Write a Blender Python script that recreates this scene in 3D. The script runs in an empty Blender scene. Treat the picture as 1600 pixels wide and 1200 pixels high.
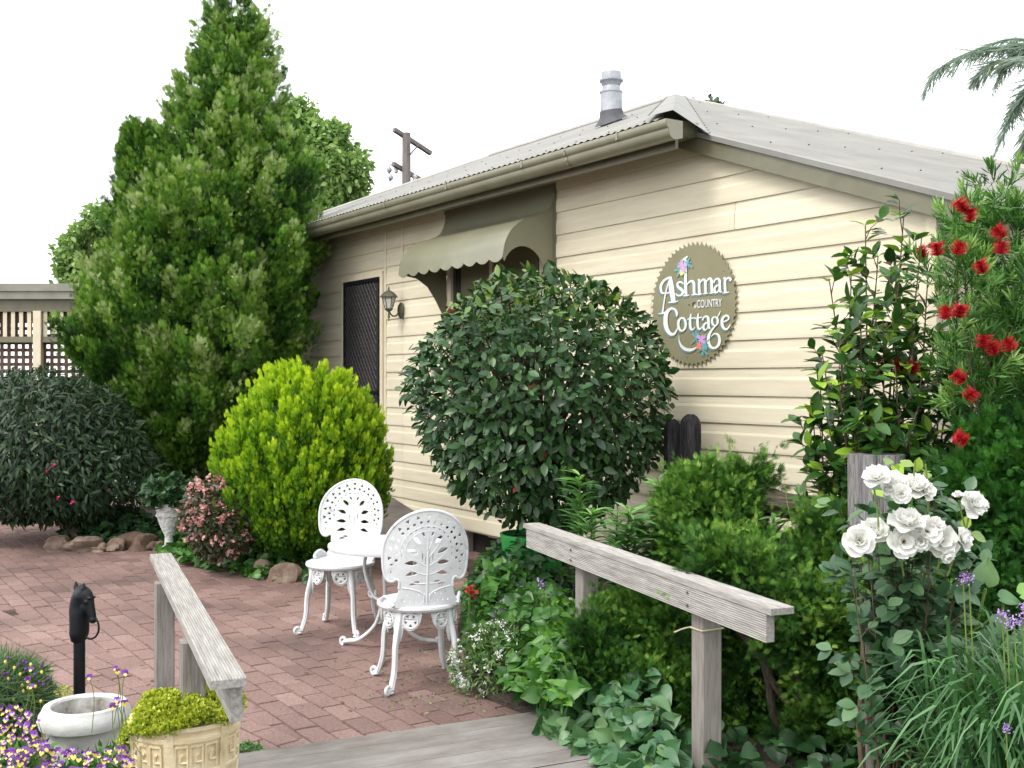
import bpy, math, random
import numpy as np
from mathutils import Vector, Matrix

# ------------------------------------------------------------------ camera, world, sun
scene = bpy.context.scene
col = scene.collection
F, EYE, HY = 1700.0, 1.58, 592.0          # focal length in px (1600 wide), eye height, horizon row
cam_d = bpy.data.cameras.new('camera'); cam = bpy.data.objects.new('camera', cam_d); col.objects.link(cam)
cam_d.sensor_width = 36; cam_d.lens = F / 1600 * 36; cam_d.shift_y = (HY - 600) / 1600
cam_d.clip_start = 0.05; cam_d.clip_end = 3000
cam.location = (0, 0, EYE); cam.rotation_euler = (math.radians(90), 0, 0)
scene.camera = cam

SUN_EL, SUN_AZ = math.radians(52), math.radians(232)   # azimuth clockwise from +Y: high, from behind-left
world = bpy.data.worlds.new("World"); scene.world = world; world.use_nodes = True
nt = world.node_tree; nt.nodes.clear()
out = nt.nodes.new('ShaderNodeOutputWorld'); bg = nt.nodes.new('ShaderNodeBackground')
sky = nt.nodes.new('ShaderNodeTexSky'); sky.sky_type = 'NISHITA'; sky.sun_disc = False
sky.sun_elevation = SUN_EL; sky.sun_rotation = SUN_AZ; sky.dust_density = 4.0; sky.air_density = 1.0
hsv = nt.nodes.new('ShaderNodeHueSaturation'); hsv.inputs['Saturation'].default_value = 0.12
mixw = nt.nodes.new('ShaderNodeMixRGB'); mixw.inputs[0].default_value = 0.55
mixw.inputs[2].default_value = (15.5, 15.8, 16.2, 1)    # the white cloud layer over the clear sky
nt.links.new(sky.outputs[0], hsv.inputs['Color']); nt.links.new(hsv.outputs[0], mixw.inputs[1])
nt.links.new(mixw.outputs[0], bg.inputs[0]); bg.inputs[1].default_value = 0.14
nt.links.new(bg.outputs[0], out.inputs[0])
sd = bpy.data.lights.new('sun', 'SUN'); sun = bpy.data.objects.new('sun', sd); col.objects.link(sun)
sd.energy = 1.35; sd.angle = math.radians(18); sd.color = (1, 0.95, 0.86)
sv = Vector((math.sin(SUN_AZ) * math.cos(SUN_EL), math.cos(SUN_AZ) * math.cos(SUN_EL), math.sin(SUN_EL)))
sun.rotation_euler = sv.to_track_quat('Z', 'Y').to_euler(); sun.location = (-4, -6, 12)
vs = scene.view_settings; vs.view_transform = 'Standard'; vs.look = 'None'; vs.gamma = 1; vs.use_curve_mapping = False
vs.exposure = 0.58

# ------------------------------------------------------------------ helpers
def P(x, y, d): return np.array(((x - 800) / F * d, d, EYE - (y - HY) / F * d))
def G(x, y, z=0.0):
    d = (EYE - z) * F / (y - HY); return P(x, y, d)
CW = 5.14                                     # distance of the house wall plane
NX, NY = 0.8328, 0.5536                       # its inward normal
HROT = math.atan2(-NY, NX) ; HROT = math.atan2(-0.8328, 0.5536)
def W(x, y, off=0.0):                         # point of the photo on the plane off metres behind the wall, in house axes
    dx = (x - 800) / F; D = (CW + off) / (NX * dx + NY)
    return (-D * (-NY * dx + NX), EYE - (y - HY) / F * D)
def rng(seed): return np.random.default_rng(seed)
def norm(a): return a / np.maximum(np.linalg.norm(a, axis=-1, keepdims=True), 1e-9)

class MB:
    def __init__(s): s.v = []; s.f = []; s.t = []; s.n = 0; s.sm = []; s.mi = []; s.cur = 0
    def add(s, v, faces, tint=0.5, smooth=False):
        v = np.asarray(v, float).reshape(-1, 3)
        s.v.append(v); s.t.append(np.broadcast_to(np.asarray(tint, float), (len(v),)))
        if isinstance(faces, np.ndarray):
            s.f.append(faces + s.n); s.sm.append(np.full(len(faces), smooth)); s.mi.append(np.full(len(faces), s.cur))
        else:
            by = {}
            for f in faces: by.setdefault(len(f), []).append(f)
            for k, fl in by.items():
                s.f.append(np.array(fl, int) + s.n); s.sm.append(np.full(len(fl), smooth)); s.mi.append(np.full(len(fl), s.cur))
        s.n += len(v); return s
    def box(s, x0, x1, y0, y1, z0, z1, tint=0.5, M=None):
        v = np.array([(x, y, z) for z in (z0, z1) for y in (y0, y1) for x in (x0, x1)], float)
        if M is not None: v = v @ M[0].T + M[1]
        return s.add(v, [(0, 2, 3, 1), (4, 5, 7, 6), (0, 1, 5, 4), (2, 6, 7, 3), (0, 4, 6, 2), (1, 3, 7, 5)], tint)
    def bar(s, a, b, w, h, tint=0.5, up=(0, 0, 1)):        # box from a to b, w sideways, h along up
        a = np.array(a, float); b = np.array(b, float); d = norm(b - a); x = norm(np.cross(d, up)); u = np.cross(x, d)
        v = [p + x * sx * w / 2 + u * sz * h / 2 for p in (a, b) for sz in (-1, 1) for sx in (-1, 1)]
        return s.add(v, [(0, 1, 3, 2), (4, 6, 7, 5), (0, 4, 5, 1), (2, 3, 7, 6), (0, 2, 6, 4), (1, 5, 7, 3)], tint)
    def tube(s, pts, r, n=8, tint=0.5, cap=True, flat=None, smooth=True):
        pts = np.asarray(pts, float); m = len(pts); r = np.broadcast_to(np.asarray(r, float), (m,))
        t = norm(np.gradient(pts, axis=0)) if m > 2 else norm(np.repeat((pts[-1:] - pts[:1]), m, 0))
        ref = np.array((0, 0, 1.0)) if abs(t[0, 2]) < 0.9 else np.array((1.0, 0, 0))
        u = norm(np.cross(ref, t[0])); us = []
        for i in range(m):
            u = u - t[i] * u.dot(t[i]); u = norm(u); us.append(u)
        us = np.array(us); ws = np.cross(t, us); a = np.linspace(0, 2 * math.pi, n, endpoint=False)
        ka, kb = (1, 1) if flat is None else flat
        ring = pts[:, None] + r[:, None, None] * (ka * np.cos(a)[None, :, None] * us[:, None] + kb * np.sin(a)[None, :, None] * ws[:, None])
        f = [(i * n + j, i * n + (j + 1) % n, (i + 1) * n + (j + 1) % n, (i + 1) * n + j) for i in range(m - 1) for j in range(n)]
        if cap: f += [tuple(range(n))[::-1], tuple(range((m - 1) * n, m * n))]
        return s.add(ring.reshape(-1, 3), f, tint, smooth)
    def lathe(s, prof, c=(0, 0, 0), n=48, tint=0.5, smooth=True):
        prof = np.asarray(prof, float); a = np.linspace(0, 2 * math.pi, n, endpoint=False); m = len(prof)
        v = np.stack([prof[:, None, 0] * np.cos(a) + c[0], prof[:, None, 0] * np.sin(a) + c[1], np.repeat(prof[:, 1:2] + c[2], n, 1)], -1)
        f = [(i * n + j, i * n + (j + 1) % n, (i + 1) * n + (j + 1) % n, (i + 1) * n + j) for i in range(m - 1) for j in range(n)]
        return s.add(v.reshape(-1, 3), f, tint, smooth)
    def blob(s, c, r, seed=0, lump=0.15, nu=16, nv=10, tint=0.5, freq=2.0):
        g = rng(seed); ph = g.uniform(0, 6.28, (5, 3)); fr = g.normal(0, freq, (5, 3))
        th = np.linspace(0, math.pi, nv + 1)[:, None]; a = np.linspace(0, 2 * math.pi, nu, endpoint=False)[None]
        d = np.stack([np.sin(th) * np.cos(a), np.sin(th) * np.sin(a), np.cos(th) + 0 * a], -1)
        k = 1 + lump * sum(np.sin(d @ fr[i] + ph[i, 0]) for i in range(5)) / 2
        v = d * k[..., None] * np.asarray(r, float) + np.asarray(c, float)
        f = [(i * nu + j, (i + 1) * nu + j, (i + 1) * nu + (j + 1) % nu, i * nu + (j + 1) % nu) for i in range(nv) for j in range(nu)]
        return s.add(v.reshape(-1, 3), f, tint, True)
    def mesh(s, name):
        me = bpy.data.meshes.new(name)
        V = np.concatenate(s.v); me.vertices.add(len(V)); me.vertices.foreach_set('co', V.ravel())
        L = np.concatenate([f.ravel() for f in s.f]); tot = np.concatenate([np.full(len(f), f.shape[1]) for f in s.f])
        st = np.concatenate([[0], np.cumsum(tot)[:-1]])
        me.loops.add(len(L)); me.loops.foreach_set('vertex_index', L.astype(np.int32))
        me.polygons.add(len(tot)); me.polygons.foreach_set('loop_start', st.astype(np.int32))
        me.polygons.foreach_set('use_smooth', np.concatenate(s.sm)); me.polygons.foreach_set('material_index', np.concatenate(s.mi).astype(np.int32))
        me.update(calc_edges=True); me.validate()
        at = me.attributes.new('tint', 'FLOAT', 'POINT'); at.data.foreach_set('value', np.concatenate(s.t).astype(np.float32))
        return me
    def build(s, name, mats, parent=None, sharp=40):
        me = s.mesh(name)
        for m in (mats if isinstance(mats, (list, tuple)) else [mats]): me.materials.append(m)
        if any(a.any() for a in s.sm) and s.n < 60000: me.set_sharp_from_angle(angle=math.radians(sharp))
        o = bpy.data.objects.new(name, me); col.objects.link(o)
        if parent is not None: o.parent = parent
        return o

def tag(o, label=None, cat=None, group=None, kind=None):
    if label: o['label'] = label
    if cat: o['category'] = cat
    if group: o['group'] = group
    if kind: o['kind'] = kind
    return o
def empty(name, loc=(0, 0, 0), rz=0.0, label=None, cat=None, group=None):
    o = bpy.data.objects.new(name, None); col.objects.link(o); o.location = tuple(loc); o.rotation_euler = (0, 0, rz)
    o.empty_display_size = 0.1
    return tag(o, label, cat, group)
def copy_tree(o, parent=None):
    c = o.copy(); col.objects.link(c); c.parent = parent
    for ch in list(o.children): copy_tree(ch, c)
    return c
def catmull(pts, k=8):
    p = np.asarray(pts, float); p = np.vstack([2 * p[0] - p[1], p, 2 * p[-1] - p[-2]]); o = []
    for i in range(1, len(p) - 2):
        for t in np.linspace(0, 1, k, endpoint=False):
            o.append(0.5 * ((2 * p[i]) + (-p[i - 1] + p[i + 1]) * t + (2 * p[i - 1] - 5 * p[i] + 4 * p[i + 1] - p[i + 2]) * t * t + (-p[i - 1] + 3 * p[i] - 3 * p[i + 1] + p[i + 2]) * t ** 3))
    o.append(p[-2]); return np.array(o)
def plate(outline, holes, thick, bevel=0.0):              # flat cut-out plate in XY, extruded along Z
    cu = bpy.data.curves.new('plate', 'CURVE'); cu.dimensions = '2D'; cu.fill_mode = 'BOTH'
    cu.extrude = thick / 2; cu.bevel_depth = bevel; cu.bevel_resolution = 1
    for poly in [outline] + list(holes):
        sp = cu.splines.new('POLY'); sp.points.add(len(poly) - 1); sp.use_cyclic_u = True
        for i, q in enumerate(poly): sp.points[i].co = (q[0], q[1], 0, 1)
    o = bpy.data.objects.new('plate', cu); me = o.to_mesh()
    v = np.array([tuple(w.co) for w in me.vertices]); f = [tuple(p.vertices) for p in me.polygons]
    o.to_mesh_clear(); bpy.data.objects.remove(o); bpy.data.curves.remove(cu)
    return v, f

# ------------------------------------------------------------------ materials
def _new(name):
    m = bpy.data.materials.new(name); m.use_nodes = True; n = m.node_tree.nodes; b = n['Principled BSDF']
    return m, m.node_tree, n, b
def ramp(nt, fac, cols):
    r = nt.nodes.new('ShaderNodeValToRGB'); e = r.color_ramp.elements
    for i, (p, c) in enumerate(cols):
        if i < 2: el = e[i]; el.position = p
        else: el = e.new(p)
        el.color = (*c, 1)
    nt.links.new(fac, r.inputs[0]); return r.outputs[0]
def surf(name, cols, scale=5.0, rough=0.7, bump=0.2, stretch=(1, 1, 1), spec=0.4, metal=0.0, detail=6, fine=60, tintmix=0.0, bdist=0.01, rot=(0, 0, 0), coat=0.0):
    """noise-mixed surface; cols = ramp stops; tintmix mixes in the mesh's own per-piece value"""
    m, nt, n, b = _new(name)
    tc = n.new('ShaderNodeTexCoord'); mp = n.new('ShaderNodeMapping'); mp.inputs['Scale'].default_value = stretch
    if any(rot):
        m0 = n.new('ShaderNodeMapping'); m0.inputs['Rotation'].default_value = rot; nt.links.new(tc.outputs['Object'], m0.inputs[0]); nt.links.new(m0.outputs[0], mp.inputs[0])
    else: nt.links.new(tc.outputs['Object'], mp.inputs[0])
    nz = n.new('ShaderNodeTexNoise'); nz.inputs['Scale'].default_value = scale; nz.inputs['Detail'].default_value = detail; nz.inputs['Roughness'].default_value = 0.62
    nt.links.new(mp.outputs[0], nz.inputs['Vector']); fac = nz.outputs[0]
    if tintmix > 0:
        at = n.new('ShaderNodeAttribute'); at.attribute_name = 'tint'
        mx = n.new('ShaderNodeMixRGB'); mx.inputs[0].default_value = tintmix
        nt.links.new(fac, mx.inputs[1]); nt.links.new(at.outputs['Fac'], mx.inputs[2]); fac = mx.outputs[0]
    nt.links.new(ramp(nt, fac, cols), b.inputs['Base Color'])
    b.inputs['Roughness'].default_value = rough; b.inputs['Specular IOR Level'].default_value = spec; b.inputs['Metallic'].default_value = metal
    b.inputs['Coat Weight'].default_value = coat
    if bump > 0:
        n2 = n.new('ShaderNodeTexNoise'); n2.inputs['Scale'].default_value = fine; n2.inputs['Detail'].default_value = 4
        nt.links.new(mp.outputs[0], n2.inputs['Vector'])
        bp = n.new('ShaderNodeBump'); bp.inputs['Strength'].default_value = bump; bp.inputs['Distance'].default_value = bdist
        nt.links.new(n2.outputs[0], bp.inputs['Height']); nt.links.new(bp.outputs[0], b.inputs['Normal'])
    return m
def leafm(name, cols, rough=0.45, trans=0.25, spec=0.5, tr_tint=(1.3, 1.5, 0.6, 1)):
    m, nt, n, b = _new(name)
    at = n.new('ShaderNodeAttribute'); at.attribute_name = 'tint'
    c = ramp(nt, at.outputs['Fac'], cols)
    nt.links.new(c, b.inputs['Base Color']); b.inputs['Roughness'].default_value = rough; b.inputs['Specular IOR Level'].default_value = spec
    if trans > 0:
        tr = n.new('ShaderNodeBsdfTranslucent'); mx = n.new('ShaderNodeMixShader'); mx.inputs[0].default_value = trans
        g = n.new('ShaderNodeMixRGB'); g.blend_type = 'MULTIPLY'; g.inputs[0].default_value = 1; g.inputs[2].default_value = tr_tint
        nt.links.new(c, g.inputs[1]); nt.links.new(g.outputs[0], tr.inputs[0])
        nt.links.new(b.outputs[0], mx.inputs[1]); nt.links.new(tr.outputs[0], mx.inputs[2])
        nt.links.new(mx.outputs[0], n['Material Output'].inputs[0])
    return m
M = {}
M['board'] = surf('painted_board', [(0.3, (0.53, 0.475, 0.355)), (0.5, (0.62, 0.56, 0.425)), (0.7, (0.67, 0.61, 0.475))], 3.0, 0.72, 0.25, (0.6, 1, 7), 0.12, fine=35, tintmix=0.35, bdist=0.004)
M['trim'] = surf('cream_trim', [(0.3, (0.58, 0.51, 0.37)), (0.7, (0.68, 0.61, 0.46))], 4, 0.5, 0.1)
M['olive'] = surf('olive_paint', [(0.3, (0.125, 0.118, 0.073)), (0.7, (0.165, 0.155, 0.10))], 6, 0.38, 0.05, spec=0.5)
M['awning'] = surf('olive_enamel_sheet', [(0.3, (0.165, 0.16, 0.105)), (0.7, (0.20, 0.195, 0.13))], 3, 0.3, 0.02, spec=0.6, coat=0.15)
M['gutter'] = surf('olive_gutter', [(0.3, (0.19, 0.18, 0.125)), (0.7, (0.24, 0.23, 0.165))], 5, 0.35, 0.05, spec=0.5)
M['roof'] = surf('roof_sheet', [(0.3, (0.165, 0.16, 0.145)), (0.7, (0.23, 0.225, 0.205))], 2.5, 0.6, 0.06, spec=0.5)
M['ridge'] = surf('ridge_cap', [(0.3, (0.27, 0.26, 0.23)), (0.7, (0.36, 0.35, 0.32))], 5, 0.45, 0.1)
M['zinc'] = surf('galvanised_steel', [(0.3, (0.24, 0.255, 0.28)), (0.7, (0.42, 0.44, 0.47))], 9, 0.45, 0.1, metal=0.3)
M['flash'] = surf('dark_flashing', [(0.3, (0.045, 0.045, 0.055)), (0.7, (0.085, 0.085, 0.095))], 9, 0.6, 0.1)
M['black'] = surf('black_paint', [(0.3, (0.005, 0.006, 0.008)), (0.7, (0.010, 0.011, 0.014))], 9, 0.5, 0.15, spec=0.25, fine=40, bdist=0.003)
M['dark'] = surf('dark_void', [(0.3, (0.012, 0.011, 0.010)), (0.7, (0.03, 0.026, 0.022))], 4, 0.8, 0.1)
M['grille'] = surf('dark_grille_metal', [(0.3, (0.035, 0.033, 0.04)), (0.7, (0.06, 0.055, 0.06))], 9, 0.5, 0.0)
M['bronze'] = surf('verdigris_bronze', [(0.3, (0.07, 0.065, 0.045)), (0.7, (0.15, 0.14, 0.10))], 40, 0.5, 0.15, metal=0.3)
M['white'] = surf('white_enamel', [(0.28, (0.36, 0.35, 0.33)), (0.40, (0.58, 0.59, 0.60)), (0.7, (0.66, 0.675, 0.69))], 14, 0.42, 0.12, spec=0.45, fine=90, bdist=0.002)
M['wood'] = surf('weathered_timber', [(0.25, (0.13, 0.115, 0.10)), (0.5, (0.23, 0.21, 0.19)), (0.75, (0.32, 0.30, 0.28))], 6, 0.85, 0.5, (14, 14, 1.2), 0.2, fine=25, tintmix=0.15, bdist=0.004)
M['stump'] = surf('grey_split_timber', [(0.3, (0.09, 0.085, 0.085)), (0.5, (0.22, 0.21, 0.21)), (0.7, (0.38, 0.37, 0.37))], 5, 0.9, 1.0, (12, 12, 0.9), 0.2, fine=9, bdist=0.03)
M['log'] = surf('dark_split_log', [(0.35, (0.015, 0.014, 0.016)), (0.6, (0.045, 0.042, 0.045)), (0.78, (0.12, 0.115, 0.12))], 6, 0.95, 1.0, (10, 10, 1.0), 0.2, fine=8, bdist=0.03)
M['logx'] = surf('dark_lying_log', [(0.35, (0.03, 0.026, 0.024)), (0.55, (0.10, 0.09, 0.06)), (0.72, (0.22, 0.20, 0.13))], 6, 0.95, 1.0, (1.2, 10, 10), 0.2, fine=8, bdist=0.03)
M['bark'] = surf('bark', [(0.3, (0.035, 0.025, 0.018)), (0.7, (0.10, 0.075, 0.055))], 8, 0.9, 0.8, (4, 4, 1), fine=20, bdist=0.02)
M['stem'] = surf('green_stem', [(0.3, (0.09, 0.14, 0.03)), (0.7, (0.16, 0.22, 0.05))], 8, 0.6, 0.0)
M['twig'] = surf('brown_twig', [(0.3, (0.07, 0.045, 0.03)), (0.7, (0.14, 0.10, 0.06))], 8, 0.8, 0.0)
M['soil'] = surf('garden_soil', [(0.3, (0.02, 0.015, 0.011)), (0.7, (0.065, 0.048, 0.035))], 12, 0.95, 0.9, fine=45, bdist=0.03)
M['stone'] = surf('field_stone', [(0.3, (0.05, 0.032, 0.024)), (0.5, (0.13, 0.085, 0.06)), (0.7, (0.26, 0.20, 0.155))], 7, 0.9, 0.7, fine=22, tintmix=0.3, bdist=0.02)
M['whitepot'] = surf('white_painted_pot', [(0.28, (0.30, 0.29, 0.27)), (0.45, (0.52, 0.52, 0.50)), (0.7, (0.62, 0.62, 0.61))], 9, 0.7, 0.35, fine=50, bdist=0.006)
M['potin'] = surf('stained_pot_inside', [(0.35, (0.10, 0.09, 0.075)), (0.5, (0.36, 0.34, 0.31)), (0.7, (0.55, 0.54, 0.52))], 11, 0.8, 0.3)
M['creampot'] = surf('peeling_cream_pot', [(0.3, (0.22, 0.17, 0.10)), (0.45, (0.56, 0.45, 0.27)), (0.60, (0.62, 0.53, 0.35)), (0.66, (0.66, 0.66, 0.63)), (0.8, (0.72, 0.72, 0.70))], 8, 0.75, 0.45, fine=50, bdist=0.008)
M['greenpot'] = surf('green_plastic', [(0.3, (0.03, 0.30, 0.06)), (0.7, (0.04, 0.36, 0.08))], 4, 0.4, 0.02)
M['urn'] = surf('white_cast_urn', [(0.3, (0.30, 0.30, 0.29)), (0.5, (0.55, 0.55, 0.54)), (0.7, (0.72, 0.72, 0.71))], 16, 0.75, 0.9, fine=35, bdist=0.02)
M['concrete'] = surf('brown_grey_concrete', [(0.3, (0.085, 0.07, 0.062)), (0.7, (0.15, 0.13, 0.115))], 4, 0.85, 0.3)
M['brownwood'] = surf('brown_lattice_timber', [(0.3, (0.055, 0.028, 0.018)), (0.7, (0.10, 0.055, 0.035))], 6, 0.7, 0.2)
M['polewood'] = surf('pole_timber', [(0.3, (0.10, 0.085, 0.08)), (0.7, (0.24, 0.21, 0.20))], 6, 0.9, 0.4, (6, 6, 0.6))
M['twine'] = surf('pale_twine', [(0.3, (0.40, 0.35, 0.24)), (0.7, (0.55, 0.50, 0.36))], 30, 0.9, 0.2)
M['screw'] = surf('screw_steel', [(0.3, (0.08, 0.07, 0.06)), (0.7, (0.20, 0.19, 0.17))], 30, 0.5, 0.0, metal=0.5)
def glassy():
    m, nt, n, b = _new('dark_window_glass'); b.inputs['Base Color'].default_value = (0.02, 0.025, 0.02, 1); b.inputs['Roughness'].default_value = 0.04
    b.inputs['Specular IOR Level'].default_value = 0.9; return m
M['glass'] = glassy()
M['blind'] = surf('olive_blind', [(0.3, (0.13, 0.125, 0.075)), (0.7, (0.17, 0.16, 0.10))], 3, 0.35, 0.0)
def lampglass():
    m, nt, n, b = _new('lamp_glass'); b.inputs['Base Color'].default_value = (0.85, 0.87, 0.85, 1); b.inputs['Roughness'].default_value = 0.12
    b.inputs['Transmission Weight'].default_value = 0.55; return m
M['lampglass'] = lampglass()
def flat(name, c, rough=0.5, trans=0.0):
    return leafm(name, [(0.0, tuple(k * 0.86 for k in c)), (1.0, c)], rough, trans)
# ------------------------------------------------------------------ ground and paving
def ground():
    b = MB(); b.add([(-600, -40, -0.03), (600, -40, -0.03), (600, 1500, -0.03), (-600, 1500, -0.03)], [(0, 1, 2, 3)])
    tag(b.build('ground', M['soil']), 'dark garden soil reaching away under the beds and paving', 'ground', kind='structure')
ground()
def paving():
    m, nt, n, bs = _new('clay_pavers')
    at = n.new('ShaderNodeAttribute'); at.attribute_name = 'tint'
    base = ramp(nt, at.outputs['Fac'], [(0.0, (0.115, 0.076, 0.068)), (0.3, (0.19, 0.120, 0.105)), (0.6, (0.235, 0.150, 0.131)), (1.0, (0.30, 0.205, 0.183))])
    tc = n.new('ShaderNodeTexCoord'); nz = n.new('ShaderNodeTexNoise'); nz.inputs['Scale'].default_value = 1.1; nz.inputs['Detail'].default_value = 8
    nt.links.new(tc.outputs['Object'], nz.inputs['Vector'])
    st = ramp(nt, nz.outputs[0], [(0.30, (0.55, 0.56, 0.56)), (0.46, (0.88, 0.87, 0.86)), (0.70, (1.15, 1.15, 1.15))])
    n3 = n.new('ShaderNodeTexNoise'); n3.inputs['Scale'].default_value = 70; n3.inputs['Detail'].default_value = 5
    nt.links.new(tc.outputs['Object'], n3.inputs['Vector'])
    sp = ramp(nt, n3.outputs[0], [(0.35, (0.75, 0.75, 0.75)), (0.65, (1.15, 1.15, 1.15))])
    a1 = n.new('ShaderNodeMixRGB'); a1.blend_type = 'MULTIPLY'; a1.inputs[0].default_value = 1; nt.links.new(base, a1.inputs[1]); nt.links.new(st, a1.inputs[2])
    a2 = n.new('ShaderNodeMixRGB'); a2.blend_type = 'MULTIPLY'; a2.inputs[0].default_value = 1; nt.links.new(a1.outputs[0], a2.inputs[1]); nt.links.new(sp, a2.inputs[2])
    nt.links.new(a2.outputs[0], bs.inputs['Base Color']); bs.inputs['Roughness'].default_value = 0.75; bs.inputs['Specular IOR Level'].default_value = 0.35
    bp = n.new('ShaderNodeBump'); bp.inputs['Strength'].default_value = 0.5; bp.inputs['Distance'].default_value = 0.004
    nt.links.new(n3.outputs[0], bp.inputs['Height']); nt.links.new(bp.outputs[0], bs.inputs['Normal'])
    g = rng(3); b = MB()
    L, Wd, gap = 0.232, 0.116, 0.0045
    def lay(ang, org, i0, i1, j0, j1, keep):
        ca, sa = math.cos(ang), math.sin(ang)
        I, J = np.meshgrid(np.arange(i0, i1), np.arange(j0, j1), indexing='ij')
        cx = (I + 0.5 * (J % 2)).ravel() * L; cy = J.ravel() * Wd
        X = org[0] + cx * ca - cy * sa; Y = org[1] + cx * sa + cy * ca
        k = keep(X, Y); X, Y = X[k], Y[k]; N = len(X)
        hx, hy = L / 2 - gap / 2, Wd / 2 - gap / 2; e = 0.004
        da = ang + g.normal(0, 0.012, N); c2, s2 = np.cos(da), np.sin(da)
        lx = np.array([-hx, hx, hx, -hx, -hx + e, hx - e, hx - e, -hx + e]); ly = np.array([-hy, -hy, hy, hy, -hy + e, -hy + e, hy - e, hy - e])
        z = np.where(np.arange(8) < 4, -0.014, 0.0)[None] + g.normal(0, 0.0016, N)[:, None] + lx * g.normal(0, 0.006, N)[:, None]
        jx = g.normal(0, 0.0012, N)[:, None]; jy = g.normal(0, 0.0012, N)[:, None]
        vx = X[:, None] + jx + lx * c2[:, None] - ly * s2[:, None]; vy = Y[:, None] + jy + lx * s2[:, None] + ly * c2[:, None]
        v = np.stack([vx, vy, z], -1).reshape(-1, 3)
        f = np.array([(4, 5, 6, 7), (0, 1, 5, 4), (1, 2, 6, 5), (2, 3, 7, 6), (3, 0, 4, 7)])
        F_ = (f[None] + 8 * np.arange(N)[:, None, None]).reshape(-1, 4)
        b.add(v, F_, np.repeat(np.clip(g.normal(0.5, 0.13, N), 0, 1), 8))
    # the long joint between the two laying directions
    A = np.array((-3.22, 7.22)); B = np.array((-1.10, 4.9)); dv = norm(B - A)
    side = lambda X, Y: (X - A[0]) * dv[1] - (Y - A[1]) * dv[0]
    inb = lambda X, Y: (Y > 2.0) & (Y < 17) & (X > -11) & (X < 1.3) & ~((Y < 4.4) & (X > -1.0))
    lay(math.radians(-56), (0, 5), -70, 70, -100, 100, lambda X, Y: inb(X, Y) & (side(X, Y) < 0.05))
    lay(math.radians(-48), tuple(A), -70, 70, -100, 100, lambda X, Y: inb(X, Y) & (side(X, Y) >= 0))
    o = b.build('brick_paving', m); tag(o, 'weathered red brick paving of the courtyard', 'paving', kind='structure')
    # sand bed under the bricks, a tuft of moss here and there in the joints
    s = MB(); s.add([(-11, 2, -0.016), (1.3, 2, -0.016), (1.3, 17, -0.016), (-11, 17, -0.016)], [(0, 1, 2, 3)])
    tag(s.build('paving_sand_bed', surf('joint_sand', [(0.3, (0.03, 0.026, 0.018)), (0.7, (0.085, 0.07, 0.05))], 6, 0.95, 0.4)), 'dark sandy joints between the bricks', 'sand', kind='structure')
paving()
def bed(name, pts, z, label):
    n = len(pts); c = np.mean(pts, 0); b = MB()
    top = [(p[0], p[1], z) for p in pts]; bot = [(p[0], p[1], -0.03) for p in pts]
    b.add(top + bot + [(c[0], c[1], z + 0.05)], [(i, (i + 1) % n, 2 * n) for i in range(n)] + [(n + i, n + (i + 1) % n, (i + 1) % n, i) for i in range(n)])
    tag(b.build(name, M['soil']), label, 'garden bed', kind='structure')
gp = lambda x, y: G(x, y)[:2]
bed('garden_bed', [gp(715, 985), gp(740, 1085), gp(850, 1128), (0.5, 4.3), (1.1, 3.2), (1.6, 1.5), (6, 1.5), (6, 6.5), (3.2, 4.6), (0.3, 8.6), (-0.45, 9.4), gp(735, 900)], 0.035, 'dark mulched bed on the right between deck and cottage')
bed('garden_bed', [gp(92, 838), gp(150, 855), gp(250, 853), gp(300, 880), gp(400, 898), gp(470, 908), gp(560, 870), gp(600, 820), gp(500, 795), gp(250, 790), gp(120, 800)], 0.03, 'dark mulched bed under the tall cypress')
bed('garden_bed', [(-1.2, 3.95), (-1.55, 4.2), (-2.2, 4.6), (-3.6, 4.7), (-5, 4.4), (-5, 1.2), (-0.9, 1.2)], 0.02, 'mulched bed at the front left under the pansies')

# ------------------------------------------------------------------ timber deck and the two handrails
def deck():
    root = empty('timber_deck', (0.12, 5.09, 0.0), label='grey weathered timber deck boards at the bottom centre between the handrails', cat='deck')
    du = norm(np.array((-1.26, -0.58, 0.0))); dv = np.array((du[1], -du[0], 0.0)); dv = dv if dv[1] < 0 else -dv     # along a board; towards the camera
    g = rng(11)
    for i in range(17):
        c = dv * (0.07 + 0.141 * i); z = 0.030 + 0.0033 * i + g.normal(0, 0.0012)
        a = c + du * (-0.02 + g.normal(0, 0.004)) - dv * 0 ; e = c + du * (1.62 + g.normal(0, 0.004))
        b = MB(); w = 0.127
        # ribbed decking profile: shallow grooves along the board
        k = 14; prof = []
        for q in range(k * 2 + 1): prof.append((-w / 2 + w * q / (k * 2), 0.0 if q % 2 else -0.003))
        prof = [(-w / 2, -0.030)] + prof + [(w / 2, -0.030)]
        v = []
        for p0 in (a, e):
            for (s_, zz) in prof: v.append(p0 + dv * s_ + np.array((0, 0, z + zz)))
        m_ = len(prof)
        f = [(j, j + 1, m_ + j + 1, m_ + j) for j in range(1, m_ - 2)]; tt = g.uniform(0.2, 0.8)
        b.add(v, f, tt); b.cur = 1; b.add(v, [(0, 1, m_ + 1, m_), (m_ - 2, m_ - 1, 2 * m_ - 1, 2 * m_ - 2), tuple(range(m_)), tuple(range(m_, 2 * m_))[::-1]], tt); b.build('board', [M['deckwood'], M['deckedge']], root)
    for s_ in (0.06, 0.8, 1.5):
        b = MB(); b.bar(dv * 0.02 + du * s_ + np.array((0, 0, -0.025)), dv * 2.45 + du * s_ + np.array((0, 0, 0.015)), 0.06, 0.05); b.build('joist', M['wood'], root)
M['deckedge'] = surf('gap_shade_deck_edge', [(0.3, (0.015, 0.012, 0.010)), (0.7, (0.04, 0.034, 0.028))], 9, 0.9, 0.2)  # dark edge colour stands in for the shade in the gaps between boards
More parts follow.
